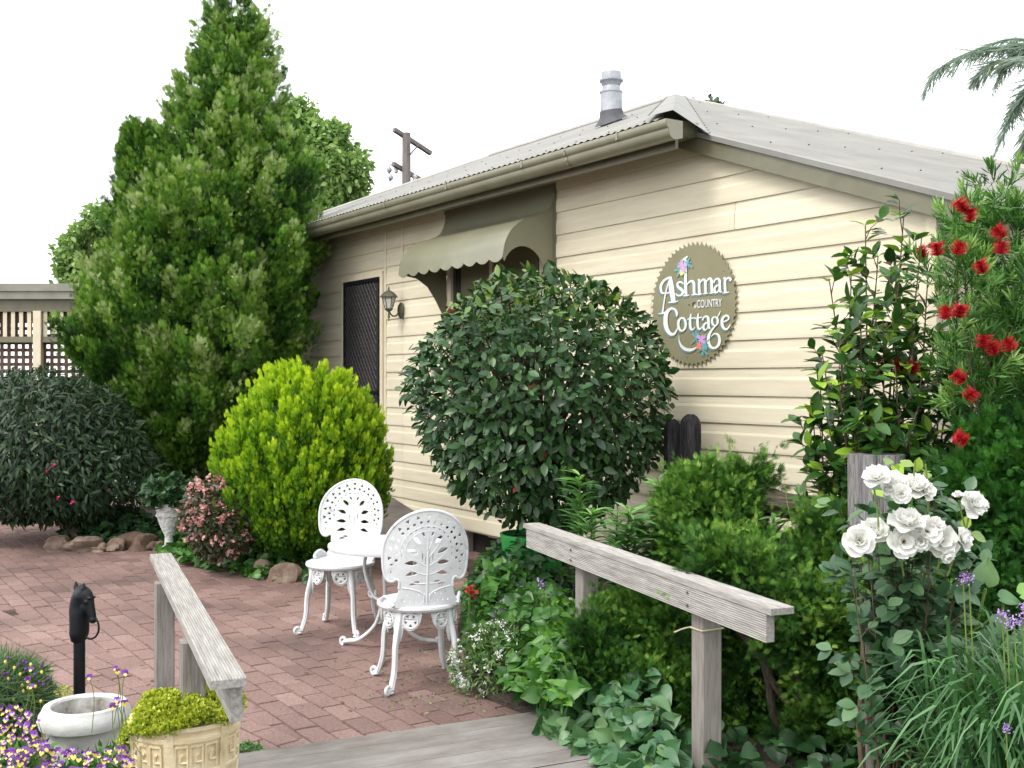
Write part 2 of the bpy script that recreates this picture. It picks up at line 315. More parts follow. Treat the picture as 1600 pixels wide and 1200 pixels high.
M['deckwood'] = surf('deck_timber', [(0.25, (0.13, 0.115, 0.10)), (0.5, (0.215, 0.20, 0.185)), (0.75, (0.30, 0.285, 0.265))], 3.2, 0.85, 0.5, (1.2, 3.2, 10), 0.25, fine=30, tintmix=0.25, bdist=0.004, rot=(0, 0, math.radians(-24.7)))
deck()
def ribbed_bar(b, a, e, w, h, ridged, tint=0.5, n=12, depth=0.003):
    """box from a to e; the top ('top') or the face on side +1/-1 carries fine lengthwise grooves"""
    a = np.array(a, float); e = np.array(e, float); d = norm(e - a); x = norm(np.cross(d, (0, 0, 1))); u = np.cross(x, d)
    pr = []
    if ridged == 'top':
        pr = [(-w / 2, -h / 2)] + [(-w / 2 + w * q / (2 * n), h / 2 - (depth if q % 2 else 0)) for q in range(2 * n + 1)] + [(w / 2, -h / 2)]
    else:
        sx = ridged; pr = [(-sx * w / 2, h / 2)] + [(sx * (w / 2 - (depth if q % 2 else 0)), h / 2 - h * q / (2 * n)) for q in range(2 * n + 1)] + [(-sx * w / 2, -h / 2)]
    m_ = len(pr); v = [p + x * q[0] + u * q[1] for p in (a, e) for q in pr]
    b.add(v, [(j, (j + 1) % m_, m_ + (j + 1) % m_, m_ + j) for j in range(m_)] + [tuple(range(m_))[::-1], tuple(range(m_, 2 * m_))], tint)
def wood_dir(name, ang, slope=0.0):
    return surf(name, [(0.25, (0.18, 0.165, 0.15)), (0.5, (0.31, 0.295, 0.275)), (0.75, (0.44, 0.425, 0.40))], 7, 0.85, 0.6, (1.0, 12, 12), 0.2, fine=28, bdist=0.004, rot=(0, 0, -ang))
def rail(name, far, near, posts, side, label, mname):
    far = np.array(far); near = np.array(near); d = norm(near - far)
    wd = wood_dir(mname, math.atan2(d[1], d[0]))
    root = empty(name, (near[0], near[1], 0), label=label, cat='handrail'); O = np.array((near[0], near[1], 0))
    x = norm(np.cross(d, (0, 0, 1))); dn = np.array((0, 0, 1.0))
    b = MB(); ribbed_bar(b, far - O, near - O, 0.092, 0.024, 'top'); b.build('cap_board', wd, root)
    # board on edge below the cap, on the deck side
    off = x * side * 0.026
    sh = d * 0.035
    b = MB(); ribbed_bar(b, far - O + off - dn * 0.0625 + sh, near - O + off - dn * 0.0625 - sh, 0.034, 0.098, side); b.build('rail_board', wd, root)
    for (t, base) in posts:
        w = 0.088 if side > 0 else 0.074; p = far + (near - far) * t - O - x * side * (0.040 if side > 0 else 0.030)
        q = MB(); h = 0.006
        top = p[2] - 0.014
        # square post with softened corners
        cs = [(-w / 2 + h, -w / 2), (w / 2 - h, -w / 2), (w / 2, -w / 2 + h), (w / 2, w / 2 - h), (w / 2 - h, w / 2), (-w / 2 + h, w / 2), (-w / 2, w / 2 - h), (-w / 2, -w / 2 + h)]
        dd = norm(np.array((d[0], d[1], 0)))
        v = [np.array((p[0], p[1], 0)) + x * c[0] + dd * c[1] + np.array((0, 0, z)) for z in (base, top) for c in cs]
        q.add(v, [(i, (i + 1) % 8, 8 + (i + 1) % 8, 8 + i) for i in range(8)] + [tuple(range(8))[::-1], tuple(range(8, 16))]); q.build('post', M['wood'], root)
        fp = far + (near - far) * t - O + off + x * side * 0.019
        for dz in (-0.038, -0.088):
            s = MB(); s.tube([fp + dn * dz, fp + dn * dz + x * side * 0.004], 0.0055, 8); s.build('bolt', M['screw'], root)
    return root, x
rr, rx = rail('handrail', (0.104, 5.92, 0.785), (0.92, 3.70, 0.79), [(0.275, 0), (0.758, 0)], 1, 'grey timber handrail with square posts on the right of the deck', 'rail_timber')
rl, lx = rail('handrail', (-1.60, 4.95, 0.775), (-0.735, 2.82, 0.79), [(0.27, 0), (0.74, 0)], -1, 'short pale grey timber handrail on the left beside the planters', 'rail_timber_left')
def twine():
    far = np.array((0.104, 5.92, 0.785)); near = np.array((0.92, 3.70, 0.79)); p = far + (near - far) * 0.758; d = norm(near - far)
    dd = norm(np.array((d[0], d[1], 0))); p = p - rx * 0.040; z = 0.60; r = 0.047
    pts = [p + rx * r * a + dd * r * c for a, c in ((-1, -1), (1, -1), (1, 1), (-1, 1), (-1, -1))]
    pts = [np.array((q[0], q[1], z + 0.004 * i)) for i, q in enumerate(pts)]
    dense = [pts[i] + (pts[i + 1] - pts[i]) * t for i in range(4) for t in (0, 0.5)] + [pts[4]]
    b = MB(); b.tube(dense, 0.0035, 6)
    b.tube(catmull([pts[1], pts[1] + rx * 0.03 + (0, 0, -0.004), pts[1] + rx * 0.07 + (0, 0, -0.015)], 5), 0.003, 6)
    o = b.build('twine', M['twine']); tag(o, 'loop of pale twine tied around the nearest post of the right handrail', 'twine')
twine()

# ------------------------------------------------------------------ the cottage
HO = (NX * CW, NY * CW, 0.0)
house = empty('cottage', HO, HROT, 'cream weatherboard cottage with a pale corrugated roof and olive gutters', 'cottage')
XC = -3.62; XL = -16.6; Z0 = 0.215
XE, ZE = -5.30, 3.235                          # barge start
def z_barge(x): return 3.265 - 0.358 * (x - (-5.615))     # underside of barge at the wall
def boards():
    b = MB(); pitch = 0.18; g = rng(5)
    zt = 3.28; z = Z0; prof = []
    def xlim(zz): return XC if zz <= z_barge(XC) else XC + (zz - z_barge(XC)) / -0.358
    k = 0
    while z < zt:
        tint = g.uniform(0.3, 0.7); joints = sorted([-11.6 + g.uniform(-1.2, .3), -9.68, -6.3 + g.uniform(-2.0, 1.9)]) if k % 3 else [-9.68]; tj_ = g.uniform(-.25, .25, 5)
        # lip, raised lower part, soft bevel, recessed upper part
        seg = [(z - 0.004, -0.001), (z - 0.004, -0.020), (z + 0.010, -0.021), (z + 0.100, -0.0185), (z + 0.118, -0.0125), (z + pitch - 0.004, -0.009)]
        for (za, ya), (zb, yb) in zip(seg[:-1], seg[1:]):
            xa, xb = xlim(za), xlim(zb)
            cuts = sorted(set([XL, xa] + [c for c in (-14.1, -12.2) if True]))
            cuts = [XL, -14.3 + 2.1 * (k % 2), xa]
            xs_ = [XL] + [j for j in joints if j < min(xa, xb) - .2]
            for q_, x_a in enumerate(xs_):
                e1, e2 = (xa, xb) if q_ == len(xs_) - 1 else (xs_[q_ + 1] - 0.003,) * 2
                b.add([(x_a, ya, za), (x_a, yb, zb), (e1, ya, za), (e2, yb, zb)], [(0, 2, 3, 1)], np.clip(tint + tj_[q_], 0, 1))
        z += pitch; k += 1
    b.add([(XL, 0.0, Z0 - 0.02), (XC, 0.0, Z0 - 0.02), (XC, 0.0, z_barge(XC)), (-5.615, 0.0, 3.265), (XL, 0.0, 3.2)], [(0, 1, 2, 3, 4)])
    # vertical cover strip right of the door and the jogged repair joint
    b.box(-10.07, -10.035, -0.028, -0.001, Z0 + 0.02, 3.1)
    b.box(-9.7, -9.665, -0.027, -0.001, 2.62, 3.1)
    b.build('wall', M['board'], house)
    c = MB(); c.box(XC - 0.03, XC + 0.035, -0.034, 0.03, Z0 - 0.01, z_barge(XC) + 0.01); c.build('corner_trim', M['trim'], house)
    # side wall right of the corner, and rear and left walls closing the box
    s = MB(); z = Z0; 
    while z < 2.42:
        t = g.uniform(0.3, 0.7)
        seg = [(z - 0.004, 0.001), (z - 0.004, 0.020), (z + 0.10, 0.020), (z + 0.112, 0.012), (z + pitch - 0.004, 0.010)]
        for (za, xa), (zb, xb) in zip(seg[:-1], seg[1:]):
            s.add([(XC + xa, 0.03, za), (XC + xa, 5.0, za), (XC + xb, 5.0, zb), (XC + xb, 0.03, zb)], [(0, 1, 2, 3)], t)
        z += pitch
    s.add([(XC, 0, 0), (XC, 5, 0), (XC, 5, 2.45), (XC, 0, 2.45)], [(0, 1, 2, 3)])
    s.add([(XL, 0, 0), (XL, 5, 0), (XL, 5, 3.2), (XL, 0, 3.2)], [(0, 3, 2, 1)])
    s.add([(XL, 5, 0), (XC, 5, 0), (XC, 5, 2.45), (XL, 5, 3.2)], [(0, 3, 2, 1)])
    s.build('wall', M['board'], house)
    d = MB(); d.box(XL + .05, XC - .05, 0.10, 0.18, -0.03, Z0 + 0.02); d.build('subfloor_shade_sheet', M['dark'], house)  # near-black sheet stands in for the shade in the subfloor gap
    for x in (-4.4, -6.0, -7.35, -8.6, -10.2):
        p = MB(); p.box(x, x + 0.09, 0.0, 0.09, -0.02, Z0 - 0.006); p.build('stump_post', M['wood'], house)
boards()
def roofing():
    lam = 0.076; g = rng(8)
    # main plane: eave y=-0.47 z=3.255 -> ridge y=2.5 z=4.49
    def zm(y): return 3.262 + 0.416 * (y + 0.45)
    xr, xl = -8.44, -12.0; yr = 2.5
    def ytop(x):
        if x > xr: return max(-0.46, yr - (x - xr) * (yr + 0.45) / (XE - xr))
        if x < xl: return max(-0.46, yr - (xl - x) * (yr + 0.45) / 3.4)
        return yr
    xs = np.arange(XE, -15.4, -lam / 6); v = []; 
    for i, x in enumerate(xs):
        w = 0.006 * math.cos(i / 6 * 2 * math.pi); yt = ytop(x)
        for t in (0, 0.5, 1):
            y = -0.475 + (yt + 0.475) * t; v.append((x, y, zm(y) + w))
    f = [(3 * i + j, 3 * i + j + 1, 3 * i + j + 4, 3 * i + j + 3) for i in range(len(xs) - 1) for j in (0, 1)]
    b = MB(); b.add(v, f, 0.5, True)
    # right plane: rises to the left and slightly back, verge over the barge
    def zr(x, y): return 3.262 - 0.358 * (x - (-5.5)) + 0.075 * max(y, 0)
    x1 = XC + 0.35; ys = np.arange(-0.10, 2.5, lam / 6); v = []
    for i, y in enumerate(ys):
        w = 0.0095 * math.cos(i / 6 * 2 * math.pi); xa = XE - 0.12 + (xr - XE + 0.12) * max(0, y + 0.10) / 2.6
        for t in np.linspace(0, 1, 5):
            x = xa + (x1 - xa) * t; v.append((x, y, zr(x, y) + w))
    f = [(5 * i + j, 5 * i + j + 1, 5 * i + j + 6, 5 * i + j + 5) for i in range(len(ys) - 1) for j in range(4)]
    b.add(v, f, 0.5, True)
    b.cur = 1
    for y in np.arange(0.02, 2.4, 0.38):
        for x in np.arange(x1 - 0.10, -8.2, -0.9):
            xa = XE - 0.12 + (xr - XE + 0.12) * (y + 0.10) / 2.6
            if x > xa + 0.1:
                for dd in (0,): b.blob((x, y, zr(x, y) + 0.011), (0.008, 0.008, 0.006), nu=6, nv=4)
    for y in np.arange(-0.35, 2.3, 0.9):
        for x in np.arange(XE - 0.3, -15, -0.38):
            if ytop(x) > y + 0.08: b.blob((x, y, zm(y) + 0.008), (0.008, 0.008, 0.006), nu=6, nv=4)
    b.cur = 0
    # rear planes closing the roof
    b.add([(xl, yr, 4.49), (xr, yr, 4.49), (XE, 5.3, 3.2), (-15.4, 5.3, 3.2)], [(0, 3, 2, 1)])
    b.add([(xl, yr, 4.49), (-15.4, -0.45, 3.25), (-15.4, 5.3, 3.2)], [(0, 2, 1)])
    b.add([(xr, yr, 4.485), (x1, yr, zr(x1, yr) - 0.01), (x1, 5.3, zr(x1, yr) - 0.6), (XE, 5.3, 3.19)], [(0, 3, 2, 1)])
    ro = b.build('roof', [M['roof'], M['screw']], house, sharp=70)
    # caps
    c = MB()
    def cap(p, q, r=0.035): 
        p = np.array(p, float); q = np.array(q, float); c.tube([p, p + (q - p) * .5, q], r, 8)
    cap((xl, yr, 4.495), (xr, yr, 4.495)); cap((xl, yr, 4.49), (-15.4, -0.45, 3.27), 0.028)
    cap((xr, yr, 4.49), (x1, yr, zr(x1, yr) + 0.012), 0.03)
    c.build('ridge_cap', M['ridge'], ro)
    # broad flat hip capping between the two planes
    h = MB(); a = np.array((XE, -0.45, 3.285)); e = np.array((xr, yr, 4.525)); d = norm(e - a); s = np.array((d[1], -d[0], 0.0)); s = norm(s)
    w = 0.24
    aL = a + np.array((-0.12, -0.02, 0.01)); aR = np.array((XE + 0.10, -0.13, zr(XE + .10, -0.1) + 0.022))
    eL = e + np.array((-0.10, -0.02, -0.004)); eR = e + np.array((0.14, 0.0, -0.045))
    h.add([aL, a + (0.03, 0.06, 0.03), aR, eL, e, eR], [(0, 1, 4, 3), (1, 2, 5, 4)])
    for t in np.linspace(0.02, 0.97, 22):
        for (p, q) in ((aL, eL), (aR, eR)):
            k = p + (q - p) * t; h.blob(k + np.array((0, 0, 0.004)) + s * 0.0, (0.008, 0.008, 0.006), nu=6, nv=4)
    h.build('hip_cap', M['roof'], ro)
    # barge board
    bb = MB(); p0 = np.array((-5.62, -0.085, 0)); 
    zz = lambda x: zr(x, 0)
    v = []
    for x in (-5.66, x1):
        for y in (-0.095, -0.028): v += [(x, y, zz(x) - 0.125), (x, y, zz(x) - 0.006)]
    bb.add(v, [(0, 1, 3, 2), (4, 6, 7, 5), (0, 4, 5, 1), (2, 3, 7, 6), (0, 2, 6, 4), (1, 5, 7, 3)])
    bb.build('barge_board', M['olive'], house)
    vt = MB(); v = []
    for x in (-5.60, x1 + 0.005):
        v += [(x, -0.112, zz(x) - 0.018), (x, -0.112, zz(x) + 0.016), (x, -0.03, zz(x) + 0.022)]
    vt.add(v, [(0, 3, 4, 1), (1, 4, 5, 2)]); vt.build('verge_trim', M['roof'], ro)
    # gutter: rounded trough, end cap, brackets, fascia, soffit
    gt = MB(); x0, xg = -15.5, -5.245
    pr = [(-0.33, 3.245), (-0.33, 3.135), (-0.40, 3.118), (-0.435, 3.135), (-0.452, 3.165), (-0.452, 3.188), (-0.468, 3.20), (-0.474, 3.235), (-0.470, 3.246), (-0.460, 3.246), (-0.458, 3.205), (-0.44, 3.19), (-0.42, 3.14), (-0.345, 3.15), (-0.34, 3.24)]
    m_ = len(pr); v = [(x, y, z) for x in (x0, xg) for (y, z) in pr]
    gt.add(v, [(j, (j + 1) % m_, m_ + (j + 1) % m_, m_ + j) for j in range(m_)], 0.5, True)
    gt.add([(xg + 0.002, y, z) for (y, z) in pr[:9]], [tuple(range(9))]); gt.add([(x0, y, z) for (y, z) in pr[:9]], [tuple(range(9))])
    gu = gt.build('gutter', M['gutter'], house, sharp=50)
    for x in np.arange(-5.75, -14, -1.15):
        k = MB(); k.box(x, x + 0.02, -0.478, -0.455, 3.196, 3.25); k.build('bracket', M['gutter'], gu)
    jn = MB(); p2 = [(y - 0.004, z - 0.004) for (y, z) in pr[1:9]]; v = [(x, y, z) for x in (-6.35, -6.33) for (y, z) in p2]; q = len(p2)
    jn.add(v, [(j, j + 1, q + j + 1, q + j) for j in range(q - 1)]); jn.build('joint_strip', M['gutter'], gu)
    fs = MB(); fs.box(x0, -5.33, -0.315, -0.29, 3.085, 3.25); fs.build('fascia', M['olive'], house)
    sf = MB(); sf.box(x0, -5.34, -0.30, 0.02, 3.185, 3.20); sf.add([(-5.34, -.30, 3.185), (-5.34, -0.10, 3.185), (-5.34, -0.10, 3.28), (-5.34, -0.30, 3.28)], [(0, 1, 2, 3)]); sf.build('soffit', M['gutter'], house)
    # flue
    fx, fy = -7.63, 1.0; fl = MB(); zb = zm(fy)
    fl.lathe([(0.098, zb - 0.05), (0.098, zb + 0.27), (0.104, zb + 0.275), (0.104, zb + 0.29), (0.085, zb + 0.295), (0.078, zb + 0.335), (0.092, zb + 0.365), (0.098, zb + 0.375), (0.107, zb + 0.38), (0.107, zb + 0.395), (0.09, zb + 0.40), (0.088, zb + 0.46), (0.0, zb + 0.47)], (fx, fy, 0), 28)
    fo = fl.build('flue', M['zinc'], ro, sharp=30)
    k = MB(); k.lathe([(0.150, 0), (0.130, 0.02), (0.108, 0.045), (0.103, 0.09), (0.101, 0.10)], (0, 0, 0), 28)
    V = np.concatenate(k.v); V[:, 2] += zb + V[:, 1] * 0.416 * np.clip(1 - V[:, 2] / 0.16, 0, 1) + 0.02; V[:, 0] += fx; V[:, 1] += fy; k.v = [V]
    k.build('boot_flashing', M['flash'], fo)
roofing()
def openings():
    # door: cream frame, dark panel and expanded-metal security grille
    x0, x1, z0, z1 = -11.03, -10.13, 0.46, 2.64
    d = MB(); d.box(x0, x1, -0.030, -0.002, z0, z1); door = d.build('door', M['dark'], house)
    f = MB(); t = 0.055
    f.box(x0 - t, x0, -0.050, -0.003, z0, z1 + t); f.box(x1, x1 + t, -0.050, -0.003, z0, z1 + t); f.box(x0, x1, -0.048, -0.003, z1, z1 + t)
    f.build('frame', M['trim'], door)
    s = MB(); w = 0.042
    for (a, b_, c, e) in ((x0, x0 + w, z0, z1), (x1 - w, x1, z0, z1), (x0 + w, x1 - w, z0, z0 + 0.06), (x0 + w, x1 - w, z1 - w, z1), (x0 + w, x1 - w, 1.42, 1.45)): s.box(a, b_, -0.046, -0.031, c, e)
    s.build('screen_frame', M['black'], door)
    gr = MB(); cw, ch = 0.072, 0.046; g = rng(2)
    xi0, xi1, zi0, zi1 = x0 + w, x1 - w, z0 + 0.06, z1 - w
    nx, nz = int((xi1 - xi0) / cw), int((zi1 - zi0) / ch)
    V = []; Fa = []
    for r_ in range(nz):
        for sgn in (0, 1):
            for i in range(nx):
                a = (xi0 + cw * (i + (0.5 if (r_ % 2) else 0)), zi0 + ch * r_); bq = (a[0] + cw / 2 * (1 if sgn else -1), a[1] + ch)
                if bq[0] < xi0 or bq[0] > xi1 or a[0] > xi1: continue
                h = 0.0035; k = len(V); V += [(a[0] - h, -0.040, a[1]), (a[0] + h, -0.036, a[1]), (bq[0] + h, -0.036, bq[1]), (bq[0] - h, -0.040, bq[1])]; Fa.append((k, k + 1, k + 2, k + 3))
    gr.add(V, Fa); gr.build('grille', M['grille'], door)
    h = MB(); h.box(x1 - 0.036, x1 - 0.008, -0.052, -0.0465, 1.36, 1.52); h.tube([(x1 - 0.022, -0.05, 1.45), (x1 - 0.022, -0.085, 1.45), (x1 - 0.11, -0.085, 1.445)], 0.008, 8); h.build('handle', M['black'], door)
    # window: deep cream reveal, glass, blind
    x0, x1, z0, z1 = -8.72, -7.18, 1.05, 2.78
    wn = MB(); t = 0.06
    for (a, b_, c, e) in ((x0, x0 + t, z0, z1), (x1 - t, x1, z0, z1), (x0 + t, x1 - t, z0, z0 + t), (x0 + t, x1 - t, z1 - t, z1), (-8.0, -7.95, z0 + t, z1 - t)): wn.box(a, b_, -0.062, -0.004, c, e)
    win = wn.build('window', M['trim'], house)
    gl = MB(); gl.box(x0 + t, x1 - t, -0.034, -0.022, z0 + t, z1 - t); gl.build('glass', M['glass'], win)
    bl = MB(); bl.box(x0 + 0.22, x1 - 0.1, -0.046, -0.038, z0 + 0.3, z1 - 0.07); bl.build('blind', M['blind'], win)
    si = MB(); si.box(x0 - 0.05, x1 + 0.05, -0.10, -0.003, z0 - 0.05, z0 - 0.002); si.build('sill', M['trim'], win)
    # ramp up to the door
    r = MB(); v = [(-11.4, 0, 0.42), (-10.0, 0, 0.40), (-8.7, 0, 0.14), (-11.4, -1.0, 0.38), (-10.0, -1.0, 0.36), (-8.9, -0.7, 0.05)]
    v = [(x, y - 0.03, z) for x, y, z in v]; vb = [(x, y, -0.02) for x, y, z in v]
    r.add(v + vb, [(0, 3, 4, 1), (1, 4, 5, 2), (3, 9, 10, 4), (4, 10, 11, 5), (5, 11, 8, 2), (0, 6, 9, 3)])
    o = r.build('door_ramp', M['concrete']); o.location = HO; o.rotation_euler = (0, 0, HROT); tag(o, 'brown grey concrete ramp sloping along the wall up to the dark door', 'ramp')
openings()
def housed(o): o.location = HO; o.rotation_euler = (0, 0, HROT); return o
def awning():
    root = housed(empty('awning', label='olive metal window awning with a scalloped front edge on the cottage wall', cat='awning'))
    xa, xb = -8.82, -7.08
    pr = catmull([(-0.024, 3.13), (-0.035, 3.03), (-0.085, 2.93), (-0.19, 2.875), (-0.32, 2.835), (-0.43, 2.755), (-0.495, 2.65), (-0.52, 2.53)], 6)
    b = MB(); n = len(pr); nx = 96; xs = np.linspace(xa, xb, nx + 1); V = []
    for x in xs:
        sc = 0.035 * abs(math.sin((x - xa) / (xb - xa) * math.pi * 9)) ** 0.8
        for i, (y, z) in enumerate(pr):
            V.append((x, y, z))
        V.append((x, -0.523, 2.53 - sc))
        for i in range(n + 1): 
            yy, zz = (pr[n - 1 - i + 1] if i else (-0.523, 2.53 - sc)) if i else (-0.519, 2.53 - sc)
            V.append((x, yy + 0.004, zz - 0.001))
    m_ = 2 * n + 2
    f = [(i * m_ + j, i * m_ + j + 1, (i + 1) * m_ + j + 1, (i + 1) * m_ + j) for i in range(nx) for j in range(m_ - 1)]
    b.add(V, f, 0.5, True); b.build('hood', M['awning'], root, sharp=60)
    # side cheeks with the round cut-out
    top = [tuple(p) for p in pr]
    out_ = [(-y, z) for y, z in top]
    arc = [(0.325 + 0.195 * math.cos(a), 2.41 + 0.215 * math.sin(a)) for a in np.linspace(0.42, math.pi, 16)]
    low = [(0.110, 2.50), (0.095, 2.40), (0.06, 2.32), (0.012, 2.25)]
    poly = out_ + arc + low[1:] 
    v, fc = plate([(q[0], q[1]) for q in poly], [], 0.006)
    # right cheek runs on further down the wall
    for x in (xa + 0.004, xb - 0.004):
        if x > -8: poly = out_ + arc + [(0.13, 2.1), (0.012, 2.1)]
        else: poly = out_ + [(0.45, 2.52), (0.33, 2.50), (0.22, 2.43), (0.14, 2.32), (0.06, 2.18), (0.012, 2.10)]
        v, fc = plate(poly, [], 0.006); v2 = np.stack([x + v[:, 2], -v[:, 0], v[:, 1]], -1)
        c = MB(); c.add(v2, fc); c.build('side_panel', M['awning'], root)
    e = MB(); e.box(xa - 0.012, xb + 0.012, -0.032, -0.022, 3.115, 3.150); e.box(xb, xb + 0.014, -0.036, -0.022, 2.1, 3.112); e.build('wall_flange', M['olive'], root)
awning()
def lamp():
    x, z = -9.69, 2.26
    root = housed(empty('wall_lamp', label='old bronze carriage lamp on the wall beside the dark door', cat='lamp'))
    y = -0.17
    k = MB(); k.lathe([(0.0, 0.0), (0.052, 0.0), (0.056, 0.012), (0.04, 0.03), (0.012, 0.036), (0, 0.036)], (0, 0, 0), 20); V = np.concatenate(k.v); V = np.stack([V[:, 0] + x, -0.024 - V[:, 2], V[:, 1] * 1.5 + z + 0.005], -1); k.v = [V]; k.build('back_plate', M['bronze'], root)
    a = MB(); a.tube(catmull([(x, -0.05, z + 0.0), (x, -0.09, z - 0.05), (x, -0.14, z - 0.045), (x, y, z + 0.005)], 6), 0.008, 8); a.build('arm', M['bronze'], root)
    t = MB()
    t.lathe([(0.0, -0.105), (0.008, -0.10), (0.004, -0.08), (0.014, -0.065), (0.009, -0.04), (0.010, -0.015), (0.03, 0.0), (0.042, 0.012), (0.042, 0.022), (0.036, 0.024)], (x, y, z), 6, smooth=False); t.build('finial', M['bronze'], root)
    g_ = MB(); g_.lathe([(0.036, 0.024), (0.066, 0.135)], (x, y, z), 6, smooth=False); g_.build('glass', M['lampglass'], root)
    c = MB()
    for i in range(6):
        q = i * math.pi / 3; c.tube([(x + 0.038 * math.cos(q), y + 0.038 * math.sin(q), z + 0.02), (x + 0.069 * math.cos(q), y + 0.069 * math.sin(q), z + 0.137)], 0.0045, 6)
    c.build('cage', M['bronze'], root)
    r = MB(); r.lathe([(0.085, 0.128), (0.088, 0.138), (0.072, 0.160), (0.045, 0.185), (0.02, 0.198), (0.008, 0.205), (0.010, 0.22), (0.004, 0.24), (0.0, 0.245)], (x, y, z), 6, smooth=False); r.build('lamp_cap', M['bronze'], root)
lamp()
# ------------------------------------------------------------------ circular-saw sign
def zs(X, Y): return W(1000 + X / 5.4545, 370 + Y / 5.4545, -0.035)
def sign():
    cx, cz = -5.47, 2.085; R = 0.425
    root = housed(empty('saw_blade_sign', label='olive circular saw blade sign with white lettering on the cream wall', cat='sign'))
    nt_ = 60; out_ = []
    for i in range(nt_):
        a0 = 2 * math.pi * i / nt_; a1 = 2 * math.pi * (i + 1) / nt_
        for (a, r) in ((a0, R), (a0 + (a1 - a0) * 0.12, R * 0.945), (a0 + (a1 - a0) * 0.45, R * 0.94)): out_.append((r * math.cos(a), r * math.sin(a)))
    hole = [(0.022 * math.cos(a), 0.022 * math.sin(a)) for a in np.linspace(0, 2 * math.pi, 16, endpoint=False)]
    hx, hz = zs(462, 582); holes = [[(p[0] + hx - cx, p[1] + hz - cz) for p in hole]]
    h2 = zs(417, 582); holes.append([(p[0] * .3 + h2[0] - cx, p[1] * .3 + h2[1] - cz) for p in hole])
    for q in ((203, 347), (715, 295), (404, 1028)):
        h3 = zs(*q); holes.append([(p[0] * .2 + h3[0] - cx, p[1] * .2 + h3[1] - cz) for p in hole])
    v, f = plate(out_, holes, 0.005); b = MB(); b.add(np.stack([v[:, 0] + cx, -0.035 - v[:, 2] + 0.003, v[:, 1] + cz], -1), f)
    b.build('blade', surf('olive_sign_paint', [(0.3, (0.19, 0.175, 0.095)), (0.7, (0.225, 0.21, 0.125))], 4, 0.55, 0.05), root)
    # lettering traced as brush strokes: (points with widths) in the coordinates of the sign's enlargement
    S = []
    def st(pts, k=7, closed=False):
        S.append((pts, k))
    A = [  # A
        [(268, 338, 14), (268, 400, 46), (278, 470, 50), (290, 550, 44)], [(245, 560, 9), (290, 556, 16), (328, 549, 9)],
        [(262, 350, 12), (232, 440, 13), (212, 540, 14), (196, 648, 18)], [(160, 657, 8), (195, 652, 16), (230, 645, 8)],
        [(262, 345, 20), (215, 368, 22), (182, 420, 26), (190, 475, 20), (216, 480, 12)], [(216, 485, 13), (275, 470, 13)]]
    sL = [[(376, 402, 10), (352, 385, 17), (326, 396, 20), (328, 425, 24), (352, 445, 28), (372, 470, 26), (356, 496, 19), (326, 500, 15), (308, 482, 9)]]
    h = [[(392, 178, 24), (392, 300, 27), (394, 400, 28), (397, 492, 28)], [(358, 203, 8), (385, 188, 22), (410, 166, 12)], [(372, 504, 9), (397, 500, 15), (424, 496, 8)],
         [(402, 412, 9), (425, 385, 16), (450, 378, 24), (464, 400, 27), (465, 450, 27), (467, 486, 26)], [(443, 496, 8), (467, 492, 14), (494, 488, 8)]]
    m = [[(497, 372, 8), (508, 368, 22), (509, 420, 25), (511, 484, 25)], [(487, 494, 8), (511, 490, 14), (534, 486, 8)], [(516, 395, 8), (535, 368, 16), (553, 366, 23), (562, 388, 25), (563, 430, 25), (564, 478, 25)], [(542, 487, 8), (565, 483, 13), (587, 480, 8)],
         [(570, 385, 8), (588, 360, 16), (606, 358, 23), (616, 380, 25), (616, 425, 25), (618, 473, 25)], [(597, 482, 8), (618, 478, 13), (640, 474, 8)]]
    aL = [[(634, 392, 18), (644, 368, 14), (668, 356, 20), (684, 375, 25), (685, 420, 25), (688, 462, 24), (704, 470, 12)], [(680, 408, 9), (655, 420, 17), (640, 445, 22), (646, 472, 20), (664, 472, 12), (680, 450, 8)]]
    r = [[(713, 357, 8), (727, 352, 22), (729, 400, 25), (732, 470, 25)], [(708, 480, 8), (733, 476, 14), (764, 472, 8)], [(733, 385, 8), (745, 358, 14), (762, 350, 20), (776, 362, 24), (770, 378, 12)]]
    C = [[(318, 682, 9), (318, 650, 26), (303, 620, 20), (268, 612, 22), (232, 650, 38), (222, 715, 44), (232, 780, 42), (262, 825, 34), (295, 828, 24), (318, 795, 14), (326, 770, 8)], [(190, 655, 6), (212, 648, 16), (250, 625, 14)]]
    o = [[(356, 690, 16), (336, 715, 24), (332, 755, 25), (346, 793, 22), (368, 800, 18), (390, 775, 22), (394, 735, 24), (380, 698, 20), (356, 690, 16)]]
    t1 = [[(440, 655, 10), (433, 700, 22), (433, 750, 25), (440, 785, 22), (458, 790, 14), (474, 768, 8)], [(408, 704, 8), (436, 696, 14), (476, 688, 9)]]
    t2 = [[(503, 652, 10), (496, 697, 22), (496, 745, 25), (503, 780, 22), (520, 785, 14), (532, 766, 8)], [(470, 699, 8), (500, 692, 14), (536, 684, 9)]]
    a2 = [[(538, 712, 17), (548, 688, 14), (572, 678, 20), (588, 695, 24), (589, 740, 24), (592, 772, 22), (606, 782, 12)], [(584, 728, 9), (560, 740, 17), (546, 765, 22), (552, 790, 20), (570, 790, 12), (586, 768, 8)]]
    gL = [[(638, 680, 14), (622, 700, 20), (622, 735, 22), (638, 756, 16), (656, 752, 15), (668, 728, 22), (664, 695, 20), (638, 680, 14)], [(662, 690, 7), (678, 662, 13), (692, 632, 6)],
          [(652, 758, 10), (625, 785, 18), (597, 830, 27), (588, 885, 30), (606, 935, 28), (640, 948, 22), (672, 925, 26), (684, 880, 28), (672, 836, 22), (640, 826, 14), (612, 850, 8)]]
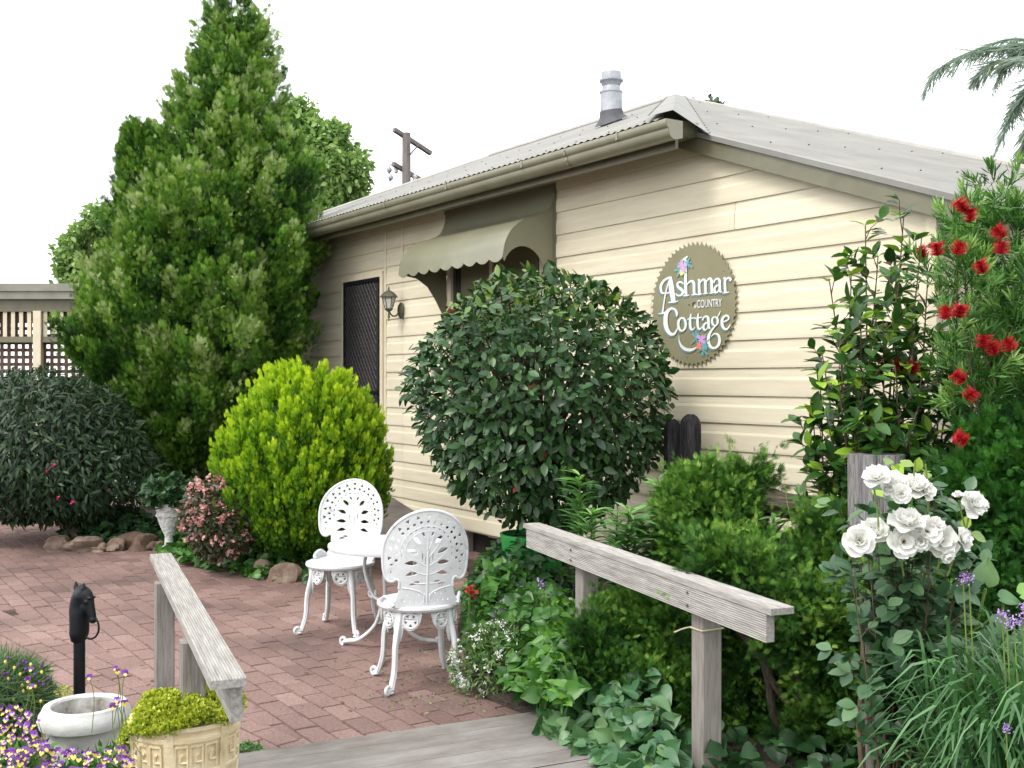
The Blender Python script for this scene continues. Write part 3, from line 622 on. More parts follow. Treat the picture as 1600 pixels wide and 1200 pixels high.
    e = [[(706, 728, 12), (740, 716, 13), (762, 700, 12), (756, 676, 18), (734, 672, 18), (710, 695, 26), (704, 735, 28), (716, 775, 26), (742, 788, 20), (766, 765, 12), (776, 742, 6)]]
    sw = [[(336, 842, 4), (340, 890, 14), (362, 935, 26), (405, 962, 32), (450, 962, 26), (490, 940, 12)]]
    allst = A + sL + h + m + aL + r + C + o + t1 + t2 + a2 + gL + e + sw
    def ink(b, y, dx=0, dy=0, grow=0):
        for s_ in allst:
            p = np.array(s_, float); p[:, 2] += grow * 2; q = catmull(p, 7) if len(p) > 2 else np.array([p[0] + (p[1] - p[0]) * t for t in np.linspace(0, 1, 4)])
            d = np.gradient(q[:, :2], axis=0); d = norm(d); nn = np.stack([-d[:, 1], d[:, 0]], -1) * np.maximum(q[:, 2:3] * 0.86, 2) / 2
            Lp = q[:, :2] + nn; Rp = q[:, :2] - nn; V = []
            for a_, c_ in zip(Lp, Rp):
                for w_ in (a_, c_):
                    xx, zz = zs(w_[0] + dx, w_[1] + dy); V.append((xx, y, zz))
            b.add(V, [(2 * i, 2 * i + 1, 2 * i + 3, 2 * i + 2) for i in range(len(q) - 1)])
            y -= 0.00003
    w = MB(); ink(w, -0.0400); w.build('lettering', surf('white_sign_paint', [(0.3, (0.60, 0.60, 0.54)), (0.7, (0.78, 0.79, 0.77))], 12, 0.6, 0.0), root)
    w = MB(); ink(w, -0.0370, -9, 12, 3.0); w.build('lettering_outline', surf('teal_sign_paint', [(0.3, (0.10, 0.19, 0.20)), (0.7, (0.14, 0.25, 0.26))], 12, 0.6, 0.0), root)
    # COUNTRY
    fc = bpy.data.curves.new('country', 'FONT'); fc.body = 'COUNTRY'; fc.size = 1; fc.extrude = 0.0; fc.offset = 0.012
    fo = bpy.data.objects.new('country', fc); me = fo.to_mesh(); v = np.array([tuple(q.co) for q in me.vertices]); fa = [tuple(p.vertices) for p in me.polygons]
    fo.to_mesh_clear(); bpy.data.objects.remove(fo)
    u = (v[:, 0] - v[:, 0].min()) / np.ptp(v[:, 0]); k = (v[:, 1] - v[:, 1].min()) / np.ptp(v[:, 1])
    V = []
    for a_, b_ in zip(u, k):
        X = 490 + a_ * 212; Y = (608 - 14 * a_) - b_ * (70 - 2 * a_); xx, zz = zs(X, Y); V.append((xx, -0.0405, zz))
    w = MB(); w.add(V, fa); w.build('lettering', M['white'], root)
    # painted flowers
    fl = [(370, 250, 50, 'lilac_paint', (0.55, 0.35, 0.62)), (532, 880, 52, 'lilac_paint', (0.58, 0.32, 0.62)), (512, 932, 30, 'coral_paint', (0.75, 0.22, 0.18)), (365, 305, 24, 'yellow_paint', (0.72, 0.60, 0.22))]
    def burst(b, X, Y, r, n, y, g):
        for i in range(n):
            a_ = g.uniform(0, 6.28); rr_ = r * g.uniform(0.55, 1.1); wv = 5
            p = [(X + 2 * math.cos(a_ + 1.57), Y + 2 * math.sin(a_ + 1.57)), (X - 2 * math.cos(a_ + 1.57), Y - 2 * math.sin(a_ + 1.57)), (X + rr_ * math.cos(a_) * .7 - wv * math.cos(a_ + 1.57), Y + rr_ * math.sin(a_) * 1.2 * .7 - wv * math.sin(a_ + 1.57)), (X + rr_ * math.cos(a_), Y + rr_ * 1.2 * math.sin(a_)), (X + rr_ * math.cos(a_) * .7 + wv * math.cos(a_ + 1.57), Y + rr_ * math.sin(a_) * 1.2 * .7 + wv * math.sin(a_ + 1.57))]
            b.add([(zs(*q)[0], y - 0.00002 * i, zs(*q)[1]) for q in p], [(0, 1, 2, 3, 4)], g.uniform(0, 1))
    g = rng(4); tp = flat('teal_leaf_paint', (0.13, 0.36, 0.36))
    for grp in (((370, 250), (350, 290), (410, 225)), ((480, 870), (545, 965), (560, 910))):
        tl = MB()
        for (X, Y) in grp: burst(tl, X, Y, 58, 16, -0.0414, g)
        tl.build('painted_leaf', tp, root)
    for i, (X, Y, r_, nm, c) in enumerate(fl):
        b = MB(); burst(b, X, Y, r_, 26, -0.0424 - 0.001 * (i > 1), g); b.build('painted_flower', flat(nm, c), root)
sign()
# ------------------------------------------------------------------ cast garden furniture
def refine(v, f, lim, rounds=4):
    import bmesh
    bm = bmesh.new(); vs_ = [bm.verts.new(q) for q in v]
    for q in f:
        try: bm.faces.new([vs_[i] for i in q])
        except ValueError: pass
    for _ in range(rounds):
        ed = [e for e in bm.edges if e.calc_length() > lim]
        if not ed: break
        bmesh.ops.subdivide_edges(bm, edges=ed, cuts=1); bmesh.ops.triangulate(bm, faces=[q for q in bm.faces if len(q.verts) > 3])
    bm.verts.index_update(); V = np.array([tuple(q.co) for q in bm.verts]); Fc = [tuple(w.index for w in q.verts) for q in bm.faces]; bm.free(); return V, Fc
def circ(cx, cy, rx, ry=None, n=14, a0=0.0, rot=0.0):
    ry = ry or rx; o = []
    for i in range(n):
        a = a0 + 2 * math.pi * i / n; x, y = rx * math.cos(a), ry * math.sin(a)
        o.append((cx + x * math.cos(rot) - y * math.sin(rot), cy + x * math.sin(rot) + y * math.cos(rot)))
    return o
def drop(cx, cy, L, w, rot, n=5):           # leaf-shaped opening pointing along rot
    p = [(0, 0)] + [(L * t, w * math.sin(math.pi * t ** 0.8)) for t in np.linspace(0.15, 0.9, n)] + [(L, 0)] + [(L * t, -w * 0.6 * math.sin(math.pi * t ** 0.8)) for t in np.linspace(0.9, 0.15, n)]
    return [(cx + x * math.cos(rot) - y * math.sin(rot), cy + x * math.sin(rot) + y * math.cos(rot)) for x, y in p]
def cabriole(b, p0, p1, out, s=1.0, tint=0.5, drop_=0.43):
    """S-shaped leg from p0 (top) to p1 (floor); 'out' is the unit splay direction"""
    p0 = np.array(p0, float); p1 = np.array(p1, float); o = np.array(out, float)
    h = p0[2] - p1[2]
    pts = [p0, p0 + o * 0.018 + (0, 0, -0.18 * h), p0 + (p1 - p0) * 0.42 + o * 0.006, p0 + (p1 - p0) * 0.72 - o * 0.012, p0 + (p1 - p0) * 0.92 - o * 0.004, p1 + np.array((0, 0, 0.018)), p1 + o * 0.022 + np.array((0, 0, 0.016))]
    c = catmull(pts, 6); r = np.interp(np.linspace(0, 1, len(c)), [0, 0.15, 0.4, 0.75, 0.88, 1], [0.026, 0.022, 0.016, 0.012, 0.014, 0.012])
    b.tube(c, r, 10, tint, flat=(1.15, 0.85))
    side = np.cross(o, (0, 0, 1))
    # raised bead down the front, knee leaf, scroll toe
    b.tube(c[2:-8] + o * 0.012, 0.005, 6, tint); 
    for k in (-1, 1): b.tube(c[2:-10] + side * 0.013 * k, 0.0045, 6, tint)
    sp = [p1 + o * (0.018 + 0.02 * math.cos(a) * (1 - a / 9)) + np.array((0, 0, 0.026 + 0.02 * math.sin(a) * (1 - a / 9))) for a in np.linspace(-1.6, 4.6, 18)]
    b.tube(sp, 0.0085, 7, tint); b.blob(p1 + o * 0.006 + np.array((0, 0, 0.010)), (0.020, 0.020, 0.010), nu=10, nv=6)
def bracket_plate():
    # pierced scroll bracket with a star in a ring, local x sideways from the leg, y down
    out_ = catmull([(0, 0), (0.06, 0.0), (0.115, -0.002), (0.118, -0.03), (0.100, -0.075), (0.062, -0.094), (0.030, -0.080), (0.022, -0.120), (0.0, -0.165), (-0.012, -0.10), (-0.010, -0.04), (0, 0)], 4)[:-1]
    holes = []; c = (0.066, -0.045); ro, ri = 0.033, 0.013
    for k in range(5):
        a = math.pi / 2 + k * 2 * math.pi / 5
        holes.append([(c[0] + r_ * math.cos(a + d_), c[1] + r_ * math.sin(a + d_)) for r_, d_ in ((ro, 0.25), (ro, 0.63), (ro, 1.0), (ri, 0.63))])
    holes.append(drop(0.016, -0.045, 0.035, 0.005, -math.pi / 2))
    return plate(out_, holes, 0.007, 0.0015)
BR = bracket_plate()
def back_plate():
    R = 0.212; cy = 0.285
    h = [(0.000, 0.0), (0.165, 0.0), (0.172, 0.012), (0.150, 0.05), (0.138, 0.095), (0.137, 0.135), (0.150, 0.150), (0.170, 0.138), (0.190, 0.142), (0.205, 0.165), (0.214, 0.205), (0.218, 0.26)]
    arc = [(R * 1.02 * math.cos(a), cy + R * 1.02 * math.sin(a)) for a in np.linspace(0.0, math.pi / 2, 18)]
    half = h[1:] + arc
    o_ = half + [(-x, y) for x, y in half[::-1][1:]]
    H = []
    for i in range(13):                       # outer triangles, alternately up and down
        a = math.radians(-8 + i * 196 / 12); s = 1 if i % 2 else -1; r0 = R - 0.024; q = 0.0105
        H.append([(0 + (r0 + dr) * math.cos(a + da), cy + (r0 + dr) * math.sin(a + da)) for dr, da in ((s * q * 1.3, 0), (-s * q, 0.075), (-s * q, -0.075))])
    for i in range(17):                       # ring of square piercings
        a = math.radians(-14 + i * 208 / 16); H.append(circ((R - 0.053) * math.cos(a), cy + (R - 0.053) * math.sin(a), 0.0105, 0.0105, 5, a))
    for i in range(15):                       # thin slots
        a = math.radians(-6 + i * 192 / 14); w = 0.06
        H.append([(r_ * math.cos(a + d_), cy + r_ * math.sin(a + d_)) for r_, d_ in ((R - 0.078, -w), (R - 0.078, w), (R - 0.086, w), (R - 0.086, -w))])
    for s in (-1, 1):                         # acanthus openings
        for (x, y, L, w, a) in ((0.016, 0.366, 0.042, 0.009, 55), (0.036, 0.330, 0.066, 0.016, 42), (0.050, 0.280, 0.066, 0.017, 20), (0.048, 0.228, 0.072, 0.017, 2), (0.044, 0.182, 0.072, 0.016, -12), (0.032, 0.135, 0.066, 0.013, -18)):
            A_ = math.radians(a); q = drop(x, y, L, w, A_); H.append([(s * u, v) for u, v in q])
        H.append([(s * 0.010, 0.165), (s * 0.013, 0.25), (s * 0.010, 0.335), (s * 0.007, 0.25)])
        H.append([(s * 0.026, 0.215), (s * 0.031, 0.26), (s * 0.026, 0.315), (s * 0.023, 0.26)])
        H.append(drop(s * 0.178, 0.178, 0.022, 0.006, math.radians(90)))
        H.append(circ(s * 0.176, 0.224, 0.010, 0.006, 8))
    for i in range(9):
        x = -0.112 + i * 0.028; H.append(circ(x, 0.035, 0.0075, 0.0085, 4, math.pi / 2))
    for i in range(8):
        x = -0.098 + i * 0.028; H.append(circ(x, 0.068 + 0.006 * (i % 2), 0.006, 0.008, 4, math.pi / 2))
    return o_, H
BO, BH = back_plate()
def make_chair(label):
    root = empty('garden_chair', label=label, cat='chair')
    sz = 0.425; b = MB()
    # seat: pierced round plate with rim
    R = 0.205; H = []
    for ring, (r_, n, w, l) in enumerate(((0.06, 8, 0.006, 0.03), (0.105, 14, 0.006, 0.03), (0.15, 20, 0.007, 0.03))):
        for i in range(n):
            a = 2 * math.pi * (i + 0.5 * (ring % 2)) / n; H.append(circ(r_ * math.cos(a), r_ * math.sin(a), l / 2, w / 1.6, 8, 0, a))
    v, f = plate([(R * math.cos(a), R * math.sin(a)) for a in np.linspace(0, 2 * math.pi, 56, endpoint=False)], H, 0.008, 0.002)
    v = v.copy(); v[:, 2] += sz - 0.012 * (1 - (np.hypot(v[:, 0], v[:, 1]) / R) ** 2); b.add(v, f)
    b.lathe([(R - 0.006, sz - 0.018), (R + 0.004, sz - 0.018), (R + 0.012, sz - 0.006), (R + 0.010, sz + 0.006), (R, sz + 0.010), (R - 0.006, sz + 0.006)], n=56)
    b.build('seat', M['white'], root)
    # back: curved pierced fan with a rolled rim
    k = MB(); v, f = plate(BO, BH, 0.007, 0.0016); v, f = refine(v, f, 0.022)
    def bend(v, lift=0.0):
        x, y, z = v[:, 0], v[:, 1], v[:, 2]
        yy = -0.185 - 0.10 * y + 1.6 * x * x * (0.7 + 0 * y) + z - lift
        return np.stack([x, yy, sz + 0.004 + y * 0.985], -1)
    # split long edges so the bend is smooth: subdivide outline points already dense enough
    k.add(bend(v), f)
    rim = np.array([(x, y, 0) for x, y in catmull([(0.137, 0.10), (0.137, 0.135), (0.150, 0.150), (0.170, 0.138), (0.190, 0.142), (0.205, 0.165), (0.214, 0.205), (0.218, 0.26)], 3)] + [(0.2165 * math.cos(a), 0.285 + 0.2165 * math.sin(a), 0) for a in np.linspace(0.05, math.pi - 0.05, 40)] + [(-x, y, 0) for x, y in catmull([(0.137, 0.10), (0.137, 0.135), (0.150, 0.150), (0.170, 0.138), (0.190, 0.142), (0.205, 0.165), (0.214, 0.205), (0.218, 0.26)], 3)[::-1]])
    k.tube(bend(rim), 0.0085, 8)
    for s in (-1, 1):
        sp = np.array([(s * (0.172 + (0.026 - a * 0.0032) * math.cos(a)), 0.172 + (0.026 - a * 0.0032) * math.sin(a), 0.0) for a in np.linspace(-2.2, 5.4, 26)]); k.tube(bend(sp), 0.005, 6); 
        # raised ribs of the leaf spray, both faces
        for (x, y, L, a) in ((0.006, 0.30, 0.085, 68), (0.008, 0.262, 0.10, 48), (0.008, 0.215, 0.105, 28), (0.008, 0.17, 0.10, 12), (0.008, 0.125, 0.095, -4)):
            A_ = math.radians(a); q = np.array([(s * (x + L * t * math.cos(A_) ), y + L * t * math.sin(A_) + 0.02 * t * t, 0) for t in np.linspace(0, 1, 7)])
            r_ = np.linspace(0.0035, 0.002, 7)
            k.tube(bend(q, 0.004), r_, 6); k.tube(bend(q, -0.004), r_, 6)
        q = np.array([(s * 0.018, 0.02, 0), (s * 0.02, 0.07, 0), (s * 0.07, 0.095, 0), (s * 0.125, 0.105, 0)]); k.tube(bend(catmull(q, 5), 0.004), 0.004, 6)
    q = np.array([(0, 0.02, 0), (0, 0.2, 0), (0, 0.37, 0)]); k.tube(bend(q, 0.004), [0.005, 0.006, 0.003], 6); k.tube(bend(q, -0.004), [0.005, 0.006, 0.003], 6)
    for r_ in (0.137, 0.112): 
        q = np.array([(r_ * math.cos(a), 0.285 + r_ * math.sin(a), 0) for a in np.linspace(-0.3, math.pi + 0.3, 30)]); k.tube(bend(q, 0.003), 0.0035, 5); k.tube(bend(q, -0.003), 0.0035, 5)
    # small side wings standing on the seat
    for s in (-1, 1):
        q = catmull([(s * 0.165, -0.165, sz + 0.012), (s * 0.185, -0.12, sz + 0.050), (s * 0.198, -0.075, sz + 0.045), (s * 0.200, -0.045, sz + 0.022), (s * 0.190, -0.05, sz + 0.012)], 5); k.tube(q, 0.009, 7)
        k.add([(s * 0.166, -0.165, sz), (s * 0.186, -0.12, sz), (s * 0.198, -0.06, sz), (s * 0.198, -0.075, sz + 0.045), (s * 0.185, -0.12, sz + 0.050), (s * 0.160, -0.165, sz + 0.012)], [(0, 1, 4, 5), (1, 2, 3, 4)])
    k.build('backrest', M['white'], root, sharp=50)
    for a in (45, 135, 225, 315):
        l = MB(); A_ = math.radians(a); o = np.array((math.cos(A_), math.sin(A_), 0)); 
        p0 = o * 0.172 + np.array((0, 0, sz - 0.016)); p1 = o * 0.262 + np.array((0, 0, 0.004))
        cabriole(l, p0, p1, o)
        for s in (-1, 1):
            # bracket follows the seat rim to one side
            v, f = BR; v = v.copy(); ang = A_ + s * (v[:, 0] / 0.185); rr_ = 0.188 + v[:, 2]
            V = np.stack([rr_ * np.cos(ang), rr_ * np.sin(ang), sz - 0.018 + v[:, 1]], -1)
            l.add(V, f)
            ring = np.array([(0.066 + 0.037 * math.cos(t), -0.045 + 0.037 * math.sin(t)) for t in np.linspace(0, 2 * math.pi, 22)]); an = A_ + s * ring[:, 0] / 0.185
            l.tube(np.stack([0.193 * np.cos(an), 0.193 * np.sin(an), sz - 0.018 + ring[:, 1]], -1), 0.005, 6)
        l.build('leg', M['white'], root)
    return root
ch1 = make_chair('white cast metal chair seen from behind, nearest, in front of the round table')
ch1.location = (-0.485, 5.66, 0); ch1.rotation_euler = (0, 0, math.radians(17))
ch2 = copy_tree(ch1); ch2['label'] = 'white cast metal chair facing the camera beyond the table, beside the golden conifer'
ch2.location = (-1.08, 6.85, 0); ch2.rotation_euler = (0, 0, math.radians(165))
ch1['group'] = ch2['group'] = 'white cast chairs at the garden table'
def table():
    c = P(606, 850, 6.3); root = empty('garden_table', (c[0], c[1], 0), 0.0, 'round white cast metal garden table between the two lace chairs', 'table')
    h = c[2]; R = 0.335; H = []
    for r_, n, w, l in ((0.06, 8, 0.007, 0.035), (0.115, 14, 0.008, 0.035), (0.17, 20, 0.008, 0.035), (0.225, 26, 0.008, 0.035), (0.28, 32, 0.009, 0.03)):
        for i in range(n):
            a = 2 * math.pi * i / n; H.append(circ(r_ * math.cos(a), r_ * math.sin(a), l / 2, w / 1.7, 6, 0, a + 0.5))
    v, f = plate([(R * math.cos(a), R * math.sin(a)) for a in np.linspace(0, 2 * math.pi, 80, endpoint=False)], H, 0.008, 0.002)
    v = v.copy(); v[:, 2] += h; b = MB(); b.add(v, f); b.lathe([(R - 0.008, h - 0.02), (R + 0.004, h - 0.022), (R + 0.010, h - 0.008), (R + 0.008, h + 0.004), (R - 0.004, h + 0.007), (R - 0.008, h)], n=80); b.build('tabletop', M['white'], root)
    hub = MB(); hub.lathe([(0.0, 0.30), (0.02, 0.30), (0.03, 0.285), (0.03, 0.26), (0.018, 0.25), (0, 0.25)], n=20); h2 = MB(); h2.lathe([(0, h - 0.01), (0.10, h - 0.012), (0.09, h - 0.03), (0, h - 0.03)], n=24); h2.build('top_boss', M['white'], root)
    hub.build('hub', M['white'], root)
    for a in (30, 150, 270):
        A_ = math.radians(a); o = np.array((math.cos(A_), math.sin(A_), 0)); z = np.array((0, 0, 1.0)); l = MB()
        pts = catmull([o * 0.14 + z * (h - 0.02), o * 0.17 + z * (h - 0.15), o * 0.11 + z * (h - 0.30), o * 0.05 + z * 0.275, o * 0.09 + z * 0.15, o * 0.20 + z * 0.055, o * 0.30 + z * 0.028, o * 0.325 + z * 0.018], 7)
        l.tube(pts, np.linspace(0.014, 0.013, len(pts)), 9, flat=(1.2, 0.8))
        sp = [o * (0.325 + 0.022 * math.cos(t) * (1 - t / 9)) + z * (0.026 + 0.022 * math.sin(t) * (1 - t / 9)) for t in np.linspace(-1.6, 4.4, 16)]; l.tube(sp, 0.009, 7)
        sp = [o * (0.12 + 0.045 * math.cos(t) * (1 - t / 10)) + z * (0.33 + 0.045 * math.sin(t) * (1 - t / 10)) for t in np.linspace(2.6, 8.6, 26)]; l.tube(sp, 0.0075, 7)
        l.tube([o * 0.05 + z * 0.275, o * 0.012 + z * 0.275], 0.012, 8)
        l.build('leg', M['white'], root)
table()

# ------------------------------------------------------------------ horse-head hitching post
def remeshed(mb, name, mat_, parent, voxel=0.004, smooth=6):
    o = mb.build(name, mat_, parent); md = o.modifiers.new('r', 'REMESH'); md.mode = 'VOXEL'; md.voxel_size = voxel; md.use_smooth_shade = True
    sm = o.modifiers.new('s', 'SMOOTH'); sm.factor = 0.5; sm.iterations = smooth
    dg = bpy.context.evaluated_depsgraph_get(); me = bpy.data.meshes.new_from_object(o.evaluated_get(dg)); o.modifiers.clear(); old = o.data; o.data = me; bpy.data.meshes.remove(old)
    if not me.materials: me.materials.append(mat_)
    return o
def horse():
    D = 4.55; c = P(124, 1000, D); root = empty('hitching_post', (c[0], c[1], 0), math.radians(-20), 'black cast iron horse head hitching post standing behind the empty white pot', 'hitching post')
    top = c[2]
    s = D / F                                        # metres per photo pixel at the post
    b = MB(); z = lambda y: EYE - (y - HY) * s
    b.tube([(0, 0, 0), (0, 0, z(1000)), (0, 0, z(994))], [0.0235, 0.0235, 0.0235], 20); b.build('post', M['black'], root)
    h = MB(); q = lambda px, py: np.array(((px - 124) * s * 1.04, 0, z(py)))
    neck = catmull([q(122, 1002), q(124, 985), q(124, 962), q(123, 945), q(127, 929), q(132, 922)], 5)
    h.tube(neck, np.interp(np.linspace(0, 1, len(neck)), [0, 0.15, 0.45, 0.8, 1], [0.034, 0.047, 0.046, 0.038, 0.022]), 16, flat=(1, 0.72))
    head = catmull([q(126, 925), q(134, 928), q(141, 943), q(146, 957), q(150, 966)], 5)
    h.tube(head, np.interp(np.linspace(0, 1, len(head)), [0, 0.3, 0.6, 0.85, 1], [0.028, 0.033, 0.024, 0.019, 0.014]), 14, flat=(0.8, 1))
    h.blob(q(136, 947), (0.028, 0.024, 0.034), lump=0.02); h.blob(q(149, 966), (0.017, 0.018, 0.017), lump=0.02)
    # mane ridge
    man = catmull([q(115, 992), q(110, 965), q(111, 945), q(117, 928), q(127, 917), q(134, 919)], 5); h.tube(man, [0.012] * len(man), 8)
    for k in range(6):
        t = man[4 + k * 3]; h.tube([t, t + np.array((0.006, 0.012, -0.03)), t + np.array((0.010, 0.014, -0.055))], [0.009, 0.007, 0.003], 6)
        h.tube([t, t + np.array((0.006, -0.012, -0.03)), t + np.array((0.010, -0.014, -0.055))], [0.009, 0.007, 0.003], 6)
    for sd in (-1, 1):
        e = q(125 + sd * 9, 924) + np.array((0, -sd * 0.010, 0)); h.tube([e, e + np.array((sd * 0.004, 0, 0.020)), e + np.array((sd * 0.004, 0, 0.042))], [0.013, 0.011, 0.002], 8)
        h.blob(q(143, 938) + np.array((0, sd * 0.021, 0)), (0.008, 0.006, 0.007), lump=0.0); h.blob(q(153, 966) + np.array((0, sd * 0.010, 0)), (0.005, 0.004, 0.005), lump=0)
        h.blob(q(147, 932) + np.array((0.0, sd * 0.014, 0)), (0.010, 0.006, 0.005), lump=0.0)
    remeshed(h, 'horse_head', M['black'], root, 0.0035, 4)
    r = MB(); cc = q(143, 978); R = 0.0475
    r.tube([cc + np.array((R * math.cos(a), 0.0, R * 1.05 * math.sin(a))) for a in np.linspace(0, 2 * math.pi, 40)], 0.0042, 8); r.build('ring', M['black'], root)
horse()

# ------------------------------------------------------------------ pots
def potwhite():
    D = 3.95; c = P(133, 1100, D); root = empty('white_pot', (c[0], c[1], 0), 0, 'empty white painted round pot with a thick rim and stained inside', 'pot')
    s = D / F; R = 69 * s; zt = EYE - (1100 - HY) * s
    b = MB(); b.lathe([(R * 0.55, 0.0), (R * 0.60, 0.03), (R * 0.66, zt * 0.35), (R * 0.80, zt * 0.7), (R * 0.83, zt - 0.085), (R * 0.86, zt - 0.075), (R * 0.97, zt - 0.068), (R * 1.0, zt - 0.05), (R * 0.985, zt - 0.028), (R * 0.93, zt - 0.015), (R * 0.905, zt - 0.006), (R * 0.89, zt), (R * 0.74, zt), (R * 0.715, zt - 0.008)], n=64)
    b.build('pot_wall', M['whitepot'], root)
    i = MB(); i.lathe([(R * 0.715, zt - 0.008), (R * 0.69, zt - 0.05), (R * 0.60, zt - 0.12), (0.0, zt - 0.125)], n=48); i.build('pot_inside', M['potin'], root)
    i = MB(); i.lathe([(R * 0.66, zt - 0.085), (R * 0.3, zt - 0.075), (0.0, zt - 0.08)], n=40); i.build('soil', M['soil'], root)
potwhite()
def potcream():
    D = 3.35; c = P(290, 1113, D); root = empty('cream_planter', (c[0], c[1], 0), math.radians(0), 'cream planter with a Greek key band, paint peeling, full of yellow green stonecrop', 'planter')
    s = D / F; R = 81 * s; zt = EYE - (1113 - HY) * s
    def rad(z): return np.interp(z, [0, zt * 0.3, zt * 0.6, zt - 0.13, zt], [R * 0.62, R * 0.78, R * 0.9, R * 0.97, R])
    prof = [(rad(0), 0), (rad(zt * .3), zt * .3), (rad(zt * .6), zt * .6), (rad(zt - .148) , zt - .148), (rad(zt - .145) + 0.006, zt - .145), (rad(zt - .135) + .006, zt - .135), (rad(zt - .132), zt - .132), (rad(zt - .048), zt - .048), (rad(zt - .045) + .007, zt - .045), (rad(zt - .034) + .007, zt - .034), (rad(zt - .03), zt - .03), (rad(zt - .02), zt - .02), (R + 0.006, zt - 0.012), (R + 0.004, zt), (R - 0.022, zt), (R - 0.026, zt - 0.06), (0, zt - 0.06)]
    b = MB(); b.lathe(prof, n=72); b.build('pot_wall', M['creampot'], root)
    # Greek key relief in four panels between plain pilasters
    def onpot(a, z, lift): r_ = rad(z) + lift; return np.array((r_ * math.cos(a), r_ * math.sin(a), z))
    k = MB(); zb, H = zt - 0.124, 0.068
    key = [(0, 0), (0, 1), (0.82, 1), (0.82, 0.30), (0.36, 0.30), (0.36, 0.62), (0.56, 0.62)]
    npan = 6
    for p in range(npan):
        a0 = p * 2 * math.pi / npan - math.pi / 2 + 0.10; span = 2 * math.pi / npan * 0.80; nk = 3; uw = span / nk
        for i in range(nk):
            for (u0, v0), (u1, v1) in zip(key[:-1], key[1:]):
                n_ = 5; q = [onpot(a0 + (i + (u0 + (u1 - u0) * t) * 0.98) * uw, zb + (v0 + (v1 - v0) * t) * H, 0.002) for t in np.linspace(0, 1, n_)]
                k.tube(q, 0.0046, 5, smooth=False)
            q = [onpot(a0 + (i + t) * uw, zb, 0.002) for t in np.linspace(0.80, 1.0, 3)] if i < nk - 1 else None
            if q: k.tube(q, 0.0046, 5, smooth=False)
            k.tube([onpot(a0 + (i + .82) * uw, zb + .30 * H, .002), onpot(a0 + (i + .82) * uw, zb, .002)], 0.0046, 5, smooth=False)
        am = a0 + span + (2 * math.pi / npan - span) / 2; w = 0.09
        V = [onpot(am + da, z, l) for z in (zt - 0.30, zt - 0.004) for (da, l) in ((-w, 0.0), (-w, 0.010), (0, 0.011), (w, 0.010), (w, 0.0))]
        k.add(V, [(j, j + 1, 6 + j, 5 + j) for j in range(4)] + [(5, 6, 7, 8, 9)])
        # drapery swag below the key band
        for rr_ in (0.0, 0.018):
            q = [onpot(a0 + t * span, zt - 0.155 - rr_ - 0.05 * math.sin(math.pi * t), 0.002) for t in np.linspace(0, 1, 14)]; k.tube(q, 0.006, 6)
    k.build('relief', M['creampot'], root)
    so = MB(); so.blob((0, 0, zt - 0.045), (R * 0.93, R * 0.93, 0.05), 3, 0.05, 24, 10); so.build('soil', M['soil'], root)
    return root, R, zt
CREAM = potcream()
def greenpot():
    D = 7.0; c = P(832, 850, D); root = empty('green_pot', (c[0], c[1], 0), 0, 'bright green plastic pot under the round clipped bush', 'pot')
    R = 50 * D / F; zt = EYE - (833 - HY) * D / F
    b = MB(); b.lathe([(R * 0.78, 0), (R * 0.98, zt - 0.05), (R, zt - 0.045), (R * 1.02, zt), (R * 0.96, zt), (R * 0.93, zt - 0.05), (0, zt - 0.05)], n=40); b.build('pot_wall', M['greenpot'], root)
    i = MB(); i.lathe([(R * 0.93, zt - 0.035), (0, zt - 0.03)], n=30); i.build('soil', M['soil'], root); return c, zt
GPOT = greenpot()
def urn():
    D = 9.9; c = P(264, 800, D); root = empty('white_urn', (c[0], c[1], 0), 0, 'weathered white urn with raised moulding standing in the bed left of the pink begonias', 'urn')
    s = D / F; R = 20 * s; zt = EYE - (786 - HY) * s
    b = MB(); b.lathe([(R * .7, 0.0), (R * .7, 0.04), (R * .35, 0.07), (R * .3, zt - 0.30), (R * .55, zt - 0.24), (R * .82, zt - 0.16), (R * .93, zt - 0.10), (R * .95, zt - 0.05), (R * 1.05, zt - 0.035), (R * 1.05, zt), (R * 0.9, zt), (R * .85, zt - 0.04), (0, zt - 0.05)], n=32)
    b.build('urn_body', M['urn'], root)
    r = MB(); 
    for z in (zt - 0.06, zt - 0.11): 
        pts = [(R * 0.97 * math.cos(a), R * 0.97 * math.sin(a), z + 0.006 * math.sin(9 * a)) for a in np.linspace(0, 2 * math.pi, 60)]; r.tube(pts, 0.007, 5)
    r.build('moulding', M['urn'], root)
    return c, zt, R
URN = urn()

